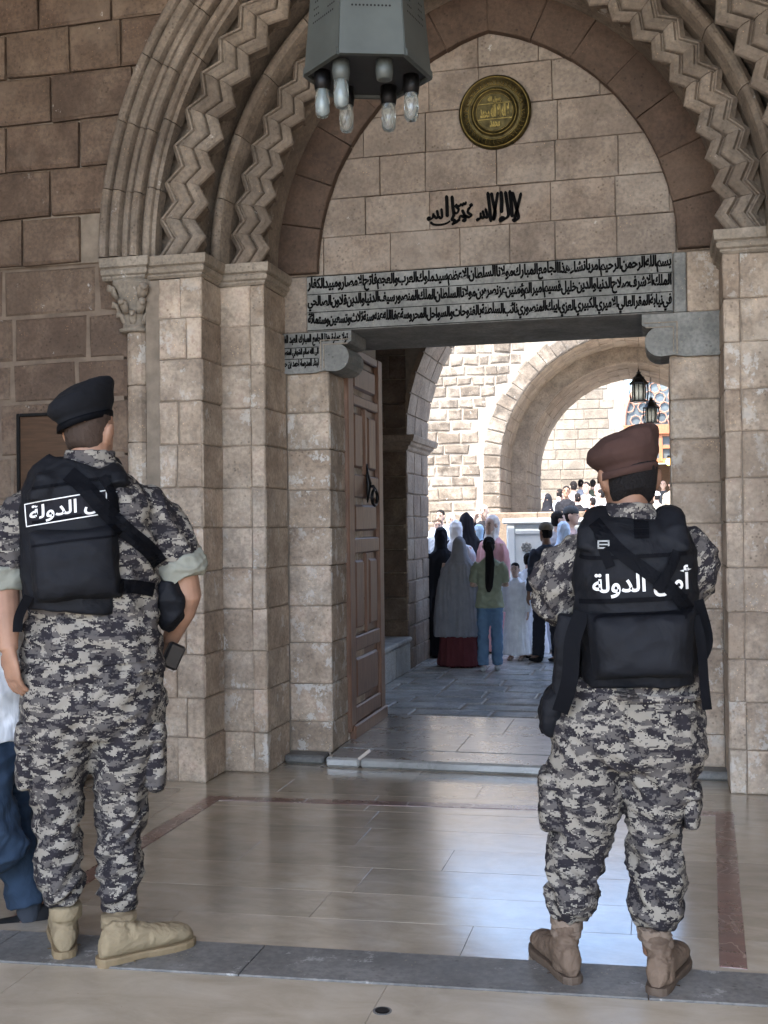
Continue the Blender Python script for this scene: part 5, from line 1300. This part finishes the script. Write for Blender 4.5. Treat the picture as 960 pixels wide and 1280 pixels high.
    boot(F, F.G(133, 1206), 1.22, L(147, 1150, .02), (M_suede, M_sole, M_suede), k=1.04, parent=T)
    sk = MB(); sk.loft([(L(148, 1160, .035), .05, .05), (L(148, 1136, .035), .05, .05)], 16, ref=(1, 0, 0)); sk.build('sock', plain('beige_sock', (.36, .25, .17), .9), T, smooth=True)
    v = MB()
    v.loft([Rg(762, 34, 156, .175, .03), Rg(745, 33, 160, .182, .03), Rg(700, 30, 162, .182, .03), Rg(660, 28, 162, .178, .03), Rg(635, 27, 162, .168, .03), Rg(612, 32, 160, .15, .03), Rg(598, 42, 156, .125, .03), Rg(588, 56, 150, .105, .035)], 32, pw=2.7, ref=rf)
    for P in (((48, 630), (58, 602), (70, 586), (76, 580)), ((146, 608), (143, 598), (138, 586), (134, 578))):
        v.loft([(L(*P[0], -.1), .04, .03), (L(*P[1], -.085), .045, .028), (L(*P[2], -.01), .047, .026), (L(*P[3], .06), .047, .026), (L(P[2][0], P[2][1]+6, .14), .043, .025)], 14)
    vest = remesh(v, 'vest', .008, M_nylon, T, 3, folds(.008, (10, 10, 13), 17.)); bv = bvh_of(vest); d = V((0, 1, 0))
    po = pouch(F, ((35, 664), (146, 655), (153, 746), (42, 755)), -.135, .08, M_nylon, T)
    bpo = bvh_of(vest, po)
    ribbon([L(36, 684, -.3), L(90, 676, -.3), L(146, 670, -.3)], .007, .003, bpo, off=.001).build('zip', M_strap, po)
    # name patch with white border
    a, b, c_, e = L(27, 629, -.2), L(134, 611, -.2), L(134, 642, -.2), L(30, 659, -.2)
    def patch(u0, u1, v0, v1, name, mat, off, parent, nu=14, nv=4):
        vs = []
        for jx in range(nv+1):
            for i in range(nu+1):
                u, w = u0+(u1-u0)*i/nu, v0+(v1-v0)*jx/nv; vs.append(a*(1-u)*(1-w)+b*u*(1-w)+c_*u*w+e*(1-u)*w)
        me = mesh(name, vs, [(k, k+nu+1, k+nu+2, k+1) for jx in range(nv) for k in range(jx*(nu+1), jx*(nu+1)+nu)])
        drape(me, bv, d, off); return link(name, me, mat, parent)
    pt = patch(0, 1, 0, 1, 'name_patch', M_patch, .004, vest)
    for u0, u1, v0, v1 in ((0, 1, 0, .045), (0, 1, .955, 1), (0, .014, 0, 1), (.986, 1, 0, 1)): patch(u0, u1, v0, v1, 'patch_border', M_letter, .006, pt)
    tm = text_mesh('أمن الدولة', 104/F.s, 27/F.s, .02, depth=.0)
    bm = bmesh.new(); bm.from_mesh(tm); bmesh.ops.subdivide_edges(bm, edges=[q for q in bm.edges if q.calc_length() > .012], cuts=2); bm.to_mesh(tm); bm.free()
    cc = L(92, 632, -.2)
    for q in tm.vertices: q.co = V((cc.x+q.co.x, -.2, cc.z+q.co.y+q.co.x*.16))
    drape(tm, bv, d, .007); link('lettering', tm, M_letter, pt)
    ribbon([L(84, 588, -.3), L(104, 605, -.3), L(128, 632, -.3), L(158, 662, -.3), L(190, 688, -.3), L(206, 708, -.3)], .055, .006, bvh_of(vest, po, jk), off=.010).build('sling', M_strap, T)
    for y in (600, 645): ribbon([L(36, y+8, -.3), L(90, y, -.3), L(140, y-8, -.3)], .010, .003, bpo, off=.002).build('webbing', M_strap, vest)
    ribbon([L(128, 592, -.3), L(140, 612, -.3), L(146, 640, -.3)], .03, .006, bpo, off=.004).build('strap', M_strap, vest)
    ribbon([L(150, 735, -.3), L(176, 738, -.3), L(198, 743, -.3)], .045, .005, bvh_of(jk, po), off=.006).build('strap', M_strap, T)
    bt = MB(); bt.loft([(L(210, 724, .02), .03, .05), (L(212, 745, .03), .055, .07), (L(213, 765, .05), .05, .065), (L(206, 782, .08), .028, .04)], 14, pw=2.6); remesh(bt, 'holster', .007, M_nylon, T, 2, folds(.01, (14, 14, 14), 5.))
    kb = L(216, 820, .08); m = MB(); m.cbox(-.03, .03, -.018, .018, -.045, .045, .008); pm = m.build('pistol_magazine', M_plastic, T, loc=tuple(kb)); pm.rotation_euler = (0, .45, .2)
    ribbon([L(36, 745, -.12), L(24, 770, -.1), L(22, 790, -.1)], .03, .004, None).build('strap', M_strap, T)
soldier_black()

# ---------- people in the courtyard
def vfold(amp, s=14., z=1.6, seed=0., zmax=9.):
    return lambda p: (amp*(.6*ridge(p, (s, s, z), seed)+.4*ridge(p, (s*2.2, s*2.2, z*2), seed+3)-.3)*(1 if p.z < zmax else .3))
CM = {}
def cm(col, key=None, **k):
    key = key or tuple(col)
    if key not in CM: CM[key] = cloth('cloth_%d' % len(CM), col, **k)
    return CM[key]
def crowd(label, px, ytop, Y, z0, top='shirt', tcol=(.5, .5, .5), bot='trousers', bcol=(.1, .1, .12), hair='short', hcol=(.012, .01, .01), yaw=0., sk=SK2, vox=.016, arms=(0, 0), fat=1., name='person', shoes=(.02, .02, .02), group=None, stride=0., lean=0., hide=False):
    """One person: body as a single skin, garments and hair as its parts. yaw 0 = back to us, pi = facing us. arms: 0 hanging, 1 bent forward."""
    tp = atY(px, ytop, Y); x, h = tp.x, tp.z-z0; k = h/1.75
    base = V((x, Y, 0)); ang = math.atan2(-x, Y)+yaw
    T = thing('person', label, 'person', (x, Y, z0), ang, group, k)
    b = MB(); hc = V((0, .02+lean, 1.632)); R = head(b, hc, 0, 0, 1.)
    f = fat
    b.loft([((0, 0, .86), .15*f, .10*f), ((0, 0, .95), .155*f, .105*f), ((0, .0, 1.1), .13*f, .095*f), ((0, .0, 1.25), .15*f, .105*f), ((0, 0, 1.36), .16*f, .1*f), ((0, 0, 1.43), .12, .075), ((0, .0, 1.46), .065, .06), ((0, .01, 1.53), .05, .052), ((0, .015, 1.58), .05, .052)], 16)
    A = []
    for s, bent in ((-1, arms[0]), (1, arms[1])):
        sh = V((s*.17*f, 0, 1.40))
        if bent == 2: el, wr = V((s*.24, .10, 1.22)), V((s*.09, .28, 1.50))           # hand raised to the face, holding a phone
        elif bent: el, wr = V((s*.235*f, .02, 1.12)), V((s*.14, .24, 1.14))
        else: el, wr = V((s*.225*f, -.01, 1.12)), V((s*.235*f, .04, .87))
        A.append((s, sh, el, wr)); b.loft([(sh, .05, .05), (sh.lerp(el, .4), .046, .046), (el, .036, .036), (el.lerp(wr, .4), .036, .036), (wr, .026, .022)], 10)
        hand(b, wr, wr-el, V((s, 0, .2)) if not bent else V((0, 0, 1)), 1., .45, -s if not bent else s)
    G = []
    for s in (-1, 1):
        st = s*stride; P = [V((s*.085, 0, .9)), V((s*.09, .01+st*.3, .5)), V((s*.095, st*.55, .09))]
        G.append(P); b.loft([(P[0], .085, .09), (P[0].lerp(P[1], .5), .07, .075), (P[1], .052, .055), (P[1].lerp(P[2], .35), .05, .055), (P[2], .035, .04)], 12)
        b.loft([(P[2]+V((0, -.04, -.03)), .022, .03), (P[2]+V((0, 0, -.03)), .035, .05), (P[2]+V((0, .1, -.055)), .04, .03), (P[2]+V((0, .18, -.07)), .03, .018)], 10)
    remesh(b, 'body', min(vox, .012), sk, T, 1)
    if cos(yaw) < .35:                                 # face can be seen
        ey = MB()
        for s in (-1, 1): ey.ball(hc+V((s*.031, .082, .012)), .011, .008, .006, 8, 5)
        ey.build('eyes', M_hairk, T, smooth=True)
        br = MB()
        for s in (-1, 1): br.tube([hc+V((s*.015, .09, .032)), hc+V((s*.033, .089, .038)), hc+V((s*.05, .08, .032))], .004, 5)
        br.build('eyebrows', M_hairk, T); MB().loft([(hc+V((x_, .088-abs(x_)*.3, -.052)), .004, .006) for x_ in (-.024, -.01, .01, .024)], 8, ref=(0, 0, 1)).build('mouth', cm((.35, .12, .1), 'lip'), T, smooth=True)
    mt, mb_ = cm(tcol), cm(bcol); g = MB()
    if top in ('shirt', 'tee'):
        g.loft([((0, 0, .83), .205*f, .15*f), ((0, 0, .92), .19*f, .14*f), ((0, 0, 1.1), .165*f, .122*f), ((0, 0, 1.25), .178*f, .128*f), ((0, 0, 1.36), .18*f, .118*f), ((0, 0, 1.43), .14, .09), ((0, 0, 1.465), .08, .072), ((0, .005, 1.485), .066, .066)], 20, pw=2.3)
        for s, sh, el, wr in A:
            e = sh.lerp(el, .85) if top == 'tee' else wr.lerp(el, .12)
            g.loft([(sh+V((-s*.03, 0, .01)), .06, .07), (sh.lerp(el, .25), .07, .07), (sh.lerp(el, .6), .062, .062)]+([(e, .062, .06)] if top == 'tee' else [(el, .054, .054), (el.lerp(wr, .5), .048, .048), (e, .038, .036)]), 14)
        remesh(g, 'shirt', vox, mt, T, 2, folds(.014, (11, 11, 12), px*.37))
    elif top == 'thobe':
        g.loft([((0, 0, .10), .27, .2), ((0, 0, .4), .235, .175), ((0, 0, .8), .19, .14), ((0, 0, 1.1), .168, .125), ((0, 0, 1.3), .178, .125), ((0, 0, 1.40), .155, .1), ((0, 0, 1.45), .1, .075), ((0, .005, 1.49), .062, .064)], 22)
        for s, sh, el, wr in A:
            g.loft([(sh+V((-s*.03, 0, .01)), .058, .07), (sh.lerp(el, .3), .066, .066), (el, .056, .056), (wr, .05, .05)], 14)
        remesh(g, 'robe', vox, mt, T, 2, vfold(.022, 12, 1.4, px*.3))
    elif top == 'cloak':                              # long cloak falling from the head past the hips
        g.loft([((0, -.02, .42), .33*f, .22), ((0, -.02, .62), .325*f, .22), ((0, -.02, .9), .30*f, .21), ((0, -.01, 1.15), .265*f, .19), ((0, 0, 1.32), .225*f, .165), ((0, .0, 1.42), .17, .14), ((0, .0, 1.5), .118, .12), ((0, .0, 1.6), .098, .118), ((0, -.0, 1.70), .082, .1), ((0, -.005, 1.75), .045, .06), ((0, -.005, 1.765), .015, .02)], 26)
        remesh(g, 'cloak', vox, mt, T, 2, vfold(.030, 10, .9, px*.3, 1.4))
    elif top == 'abaya':
        g.loft([((0, 0, .03), .30*f, .24), ((0, 0, .4), .27*f, .2), ((0, 0, .8), .22*f, .17), ((0, 0, 1.1), .2*f, .15), ((0, 0, 1.3), .205*f, .145), ((0, 0, 1.40), .17, .12), ((0, 0, 1.46), .1, .09), ((0, .005, 1.5), .07, .07)], 24)
        for s, sh, el, wr in A: g.loft([(sh+V((-s*.03, 0, 0)), .06, .075), (sh.lerp(el, .4), .075, .075), (el, .07, .07), (wr, .075, .06)], 14)
        remesh(g, 'abaya', vox, mt, T, 2, vfold(.022, 10, 1.2, px*.3))
    if bot == 'trousers':
        g = MB(); g.loft([((0, 0, .97), .150*f, .10*f), ((0, 0, .88), .172*f, .122*f), ((0, 0, .80), .175*f, .13*f)], 20)
        for P in G: g.loft([(P[0]+V((0, 0, -.02)), .098*f, .11), (P[0].lerp(P[1], .5), .09*f, .1), (P[1], .078, .085), (P[1].lerp(P[2], .5), .076, .08), (P[2]+V((0, 0, -.01)), .074, .082)], 16)
        remesh(g, 'trousers', vox, mb_, T, 2, folds(.013, (10, 10, 15), px*.21))
    elif bot == 'skirt':
        g = MB(); g.loft([((0, 0, .02), .31, .25), ((0, 0, .3), .28, .22), ((0, 0, .7), .22, .17), ((0, 0, .97), .17, .13)], 24); remesh(g, 'skirt', vox, mb_, T, 2, vfold(.03, 11, .7, px*.4))
    sh = MB()
    for P in G:
        c = P[2]+V((0, 0, -.06)); sh.loft([(c+V((0, -.075, 0)), .025, .025), (c+V((0, -.05, .01)), .038, .04), (c+V((0, .03, .0)), .042, .038), (c+V((0, .12, -.008)), .048, .028), (c+V((0, .2, -.014)), .03, .018)], 12, ref=(1, 0, 0))
    remesh(sh, 'shoes', .01, cm(shoes), T, 1)
    hm_ = cm(hcol)
    if hair in ('short', 'pony', 'bald', 'cap', 'knitcap'):
        hg = MB()
        if hair != 'bald':
            hg.loft([(hc+V((0, y, z)), a, bb) for z, a, bb, y in ((-.07, .05, .045, -.035), (-.04, .068, .066, -.032), (.0, .0755, .078, -.024), (.045, .080, .092, -.012), (.085, .074, .085, -.008), (.115, .054, .06, -.008), (.132, .02, .025, -.008))], 18)
            hg = remesh(hg, 'hair', .009, cm((.012, .01, .01)) if hair in ('cap', 'knitcap') else hm_, T, 1, folds(.006, (40, 40, 40), px))
        if hair == 'pony':
            pg = MB(); pg.loft([(V((0, -.09, 1.70)), .03, .03), (V((0, -.125, 1.68)), .042, .035), (V((.005, -.15, 1.58)), .05, .04), (V((.01, -.165, 1.4)), .062, .04), (V((.0, -.165, 1.22)), .058, .036), (V((-.005, -.16, 1.10)), .045, .028), (V((-.01, -.155, 1.04)), .02, .015)], 14, ref=(1, 0, 0)); remesh(pg, 'ponytail', .01, hm_, T, 2, folds(.008, (45, 45, 3), 2.))
            tie = MB(); tie.ball((0, -.118, 1.66), .047, .04, .014, 10, 6); tie.build('hair_tie', cm((.12, .05, .07)), T, smooth=True)
        if hair in ('cap', 'knitcap'):
            cg = MB(); cg.loft([(hc+V((0, -.006, z)), a, bb) for z, a, bb in ((.035, .083, .104), (.05, .087, .107), (.09, .08, .098), (.125, .055, .068), (.138, .02, .02))], 18); cg.build('cap', cm(hcol), T, smooth=True)
    elif hair == 'hijab':
        hg = MB(); hg.loft([((0, .01, 1.30), .17, .12), ((0, .01, 1.38), .15, .115), ((0, .015, 1.46), .105, .105), ((0, .005, 1.52), .085, .095), ((0, -.012, 1.60), .088, .09), ((0, -.014, 1.67), .091, .1), ((0, -.008, 1.735), .074, .085), ((0, -.006, 1.775), .03, .04)], 22); remesh(hg, 'headscarf', .011, hm_, T, 2, folds(.012, (14, 14, 10), px*.3))
    elif hair == 'chador':
        hg = MB(); hg.loft([((0, -.03, .9), .27, .2), ((0, -.02, 1.2), .25, .18), ((0, -.0, 1.38), .19, .14), ((0, .0, 1.48), .115, .115), ((0, -.01, 1.60), .092, .105), ((0, -.01, 1.70), .084, .1), ((0, -.02, 1.77), .035, .05), ((0, -.02, 1.79), .01, .015)], 22); remesh(hg, 'chador', .013, hm_, T, 2, vfold(.02, 9, 2, px*.3))
    return T
PZ = -.37; BK = (.012, .012, .016); GY = 'people gathered in the courtyard'
crowd('woman seen from behind in long grey cloak over a maroon skirt', 574, 672, 13.95, PZ, 'cloak', (.25, .25, .28), 'skirt', (.12, .032, .036), 'none', group=GY, yaw=.1, vox=.014, fat=1.1)
crowd('girl with long black ponytail, sage green top and blue jeans, seen from behind', 611, 672, 13.55, PZ, 'tee', (.29, .32, .235), 'trousers', (.13, .22, .34), 'pony', group=GY, arms=(1, 1), vox=.013, shoes=(.5, .5, .5), fat=.95, stride=.1)
crowd('woman in black at the left edge of the crowd beside the stone pier', 551, 661, 14.9, PZ, 'abaya', BK, 'none', BK, 'hijab', BK, group=GY)
crowd('woman in black cloak just behind the grey cloaked woman', 583, 644, 16.0, PZ, 'abaya', BK, 'none', BK, 'chador', (.016, .016, .021), group=GY, yaw=-.2, fat=1.25)
crowd('young woman in pale pink coat and white headscarf looking left', 615, 646, 15.6, PZ, 'abaya', (.62, .34, .35), 'none', BK, 'hijab', (.72, .66, .62), group=GY, yaw=2.5, fat=.82)
crowd('small boy in long white robe facing the camera beside the green top girl', 644, 704, 14.7, PZ, 'thobe', (.86, .87, .9), 'none', BK, 'short', group=GY, yaw=2.9, vox=.014, shoes=(.3, .24, .2))
crowd('boy with dark hair in white robe seen from behind next to the facing boy', 660, 692, 15.0, PZ, 'thobe', (.86, .87, .9), 'none', BK, 'short', group=GY, yaw=-.5, vox=.014, shoes=(.25, .18, .13))
crowd('man in patterned brown skullcap and dark clothes looking away to the left', 683, 654, 14.5, PZ, 'shirt', (.045, .05, .068), 'trousers', (.025, .026, .034), 'knitcap', (.2, .165, .12), group=GY, yaw=.55, sk=SK3, stride=-.15, fat=1.05)
crowd('person in pale blue headscarf standing behind the skullcap man', 704, 654, 15.9, PZ, 'abaya', (.5, .56, .66), 'none', BK, 'hijab', (.58, .7, .85), group=GY, yaw=.3)
crowd('man with black crew cut beside the marble box', 696, 640, 16.5, PZ, 'shirt', (.3, .3, .32), 'trousers', BK, 'short', group=GY, yaw=-1.2)
crowd('man in flat grey cap with his face in profile by the marble box', 712, 634, 17.0, PZ, 'shirt', (.4, .3, .28), 'trousers', BK, 'cap', (.05, .055, .06), group=GY, yaw=-1.7)
crowd('woman in white headscarf between the two black robed women', 570, 652, 15.8, PZ, 'abaya', (.6, .62, .68), 'none', BK, 'hijab', (.78, .78, .8), group=GY, yaw=-.3)
crowd('child in light blue headscarf in front of the man holding a phone', 598, 657, 17.0, .05, 'abaya', (.4, .55, .7), 'none', BK, 'hijab', (.45, .62, .8), group=GY, yaw=1.0)
crowd('bald man in black shirt holding a phone up to his face', 605, 631, 18.6, .05, 'shirt', (.02, .02, .024), 'trousers', BK, 'bald', group=GY, yaw=2.9, arms=(2, 2))
crowd('dark haired man in light blue shirt at the far left of the crowd', 551, 638, 18.8, .05, 'shirt', (.5, .6, .75), 'trousers', BK, 'short', group=GY, yaw=2.7)
crowd('man with short beard in pale shirt behind the woman in black at the left', 548, 650, 17.6, .05, 'shirt', (.6, .66, .75), 'trousers', BK, 'short', (.06, .04, .03), group=GY, yaw=3.0)
crowd('woman in pinkish white scarf at the back between the women in black', 563, 643, 19.4, .05, 'abaya', (.65, .6, .62), 'none', BK, 'hijab', (.75, .68, .7), group=GY, yaw=2.8)
crowd('woman in black robe lowest at the left side under the far arch', 684, 619, 23.0, .5, 'abaya', BK, 'none', BK, 'chador', BK, group=GY, yaw=1.8, fat=1.2)
crowd('man in black shirt facing us under the far arch', 708, 608, 24.0, .5, 'shirt', (.016, .016, .02), 'trousers', BK, 'short', group=GY, yaw=3.1, sk=SK1)
crowd('man in black seen from behind under the far arch', 722, 617, 23.2, .5, 'shirt', (.013, .013, .016), 'trousers', BK, 'short', group=GY, yaw=.4, fat=1.3)
crowd('person in rust orange top beyond the marble box', 741, 622, 23.0, .5, 'shirt', (.5, .15, .06), 'trousers', BK, 'short', group=GY, yaw=.8, fat=1.25)
crowd('man in white shirt with dark hair behind the man in black shirt', 733, 603, 25.5, .5, 'shirt', (.75, .75, .76), 'trousers', BK, 'short', group=GY, yaw=2.8)
crowd('man with grey hair in white robe right of the group under the arch', 748, 606, 25.8, .5, 'shirt', (.7, .7, .72), 'trousers', BK, 'short', (.2, .18, .17), group=GY, yaw=2.4)
crowd('person in cream shirt with black hair between the black shirted men', 717, 602, 26.8, .55, 'shirt', (.66, .62, .56), 'trousers', BK, 'short', group=GY, yaw=.2)
crowd('farther man in pale blue shirt entering the hall behind the group', 726, 600, 30.0, .85, 'shirt', (.55, .6, .7), 'trousers', BK, 'short', group=GY, yaw=0)
crowd('bald man in dark jacket near the hall door right of the maroon beret', 829, 601, 28.5, .85, 'shirt', (.05, .055, .06), 'trousers', BK, 'bald', group=GY, yaw=3.0)
crowd('man in beige shirt with black hair beside the doorway edge', 840, 601, 26.9, .85, 'shirt', (.4, .35, .28), 'trousers', BK, 'short', group=GY, yaw=.2)
crowd('man in white cap right of the maroon beret', 821, 615, 25.0, .5, 'shirt', (.45, .4, .33), 'trousers', BK, 'cap', (.75, .75, .74), group=GY, yaw=.6)

crowd('child in white robe with brown hair half hidden by the skullcap man', 671, 705, 14.9, PZ, 'thobe', (.84, .85, .9), 'none', BK, 'short', (.05, .03, .02), group=GY, yaw=1.9, vox=.014)
crowd('man in grey shirt leaning in left of the man in black shirt under the arch', 698, 612, 24.8, .5, 'shirt', (.3, .31, .33), 'trousers', BK, 'short', group=GY, yaw=-.7, lean=.05)
crowd('man in light shirt turned left just behind the rust orange top', 752, 612, 24.2, .5, 'shirt', (.6, .58, .55), 'trousers', BK, 'short', group=GY, yaw=1.2)
crowd('short person in white headscarf between the groups under the far arch', 730, 620, 23.8, .5, 'abaya', (.6, .6, .62), 'none', BK, 'hijab', (.75, .75, .76), group=GY, yaw=2.2)
crowd('man in dark green shirt walking into the hall under the far arch', 741, 600, 29.2, .85, 'shirt', (.08, .1, .07), 'trousers', BK, 'short', group=GY, yaw=-.2, stride=.2)
crowd('woman in cream headscarf at the back left by the wall', 589, 645, 19.6, .05, 'abaya', (.5, .42, .36), 'none', BK, 'hijab', (.7, .64, .55), group=GY, yaw=2.0)

# ---------- man walking out of frame at the left edge
def walker():
    F = Fig(36, 1157, 0, .0); L = F.L
    T = thing('person', 'man in white t-shirt and blue jeans walking past at the left edge, mostly hidden', 'person', tuple(F.loc), F.ang, 'people passing at the gate')
    b = MB(); hc = L(-75, 545, .0); head(b, hc, yaw=1.5, k=1.0)
    b.loft([(L(-28, 905, 0), .11, .15), (L(-30, 800, 0), .1, .14), (L(-32, 700, 0), .11, .17), (L(-32, 640, 0), .1, .16), (L(-32, 620, 0), .07, .09), (L(-32, 590, 0), .055, .055)], 16)
    for dy in (-.22, .22):
        b.loft([(L(-32, 650, dy), .05, .05), (L(-30, 735, dy), .042, .042), (L(-42, 800, dy), .036, .036), (L(-52, 850, dy), .028, .025)], 10); hand(b, L(-52, 850, dy), V((-.03, 0, -.1)), V((0, dy, 0)), 1, .5, 1 if dy < 0 else -1)
    legs = (((-20, 925, .08), (10, 1020, .08), (34, 1130, .08), .06), ((-28, 925, -.08), (-30, 1045, -.08), (-95, 1090, -.08), .06))
    for P in legs: b.loft([(L(*P[0]), .08, .08), (L(*P[1]), .055, .055), (L(*P[2]), .035, .04), (L(P[2][0]+2, P[2][1]+18, P[2][2]), .035, .05)], 12)
    remesh(b, 'body', .01, SK1, T, 2)
    hr = MB(); hr.ball(hc+V((.01, 0, .04)), .1, .085, .09, 14, 8); remesh(hr, 'hair', .01, M_fade, T, 1)
    s = MB(); s.loft([(L(-22, 922, 0), .165, .2), (L(-24, 880, 0), .16, .2), (L(-26, 820, 0), .155, .19), (L(-28, 740, 0), .15, .2), (L(-30, 670, 0), .14, .19), (L(-32, 640, 0), .1, .15), (L(-32, 625, 0), .07, .08)], 22)
    for dy in (-.2, .2): s.loft([(L(-32, 660, dy), .08, .07), (L(-31, 700, dy), .075, .07), (L(-30, 730, dy), .07, .065)], 14)
    remesh(s, 'shirt', .01, M_whitec, T, 2, folds(.02, (7, 7, 9), 3.))
    t = MB(); t.loft([(L(-22, 912, 0), .158, .17), (L(-20, 940, 0), .165, .18), (L(-18, 960, 0), .15, .17)], 22)
    t.loft([(L(-12, 935, .09), .125, .11), (L(2, 985, .09), .11, .1), (L(14, 1030, .09), .092, .09), (L(26, 1085, .08), .08, .08), (L(34, 1128, .08), .068, .075)], 18)
    t.loft([(L(-26, 935, -.09), .12, .11), (L(-18, 1000, -.10), .10, .1), (L(-4, 1050, -.1), .085, .09), (L(-20, 1066, -.1), .085, .09), (L(-60, 1082, -.1), .08, .085), (L(-100, 1100, -.1), .07, .07)], 18)
    t.loft([(L(30, 1042, -.07), .05, .06), (L(10, 1055, -.09), .075, .08), (L(-20, 1068, -.1), .085, .09)], 16)
    remesh(t, 'jeans', .01, M_jeans, T, 2, folds(.014, (9, 9, 14), 8.))
    so_ = MB(); so_.loft([(L(36, 1124, .08), .045, .05), (L(38, 1145, .08), .045, .05), (L(30, 1152, .08), .05, .05)], 14); remesh(so_, 'sock', .008, cm((.035, .04, .05)), T, 1)
    sh = MB(); sh.loft([(L(63, 1132, .08), .02, .02), (L(56, 1143, .08), .042, .045), (L(42, 1150, .08), .046, .042), (L(20, 1156, .08), .045, .03), (L(0, 1158, .08), .045, .025), (L(-14, 1160, .08), .02, .015)], 14, ref=(0, 1, 0)); remesh(sh, 'shoe', .008, cm((.012, .012, .013)), T, 1)
walker()
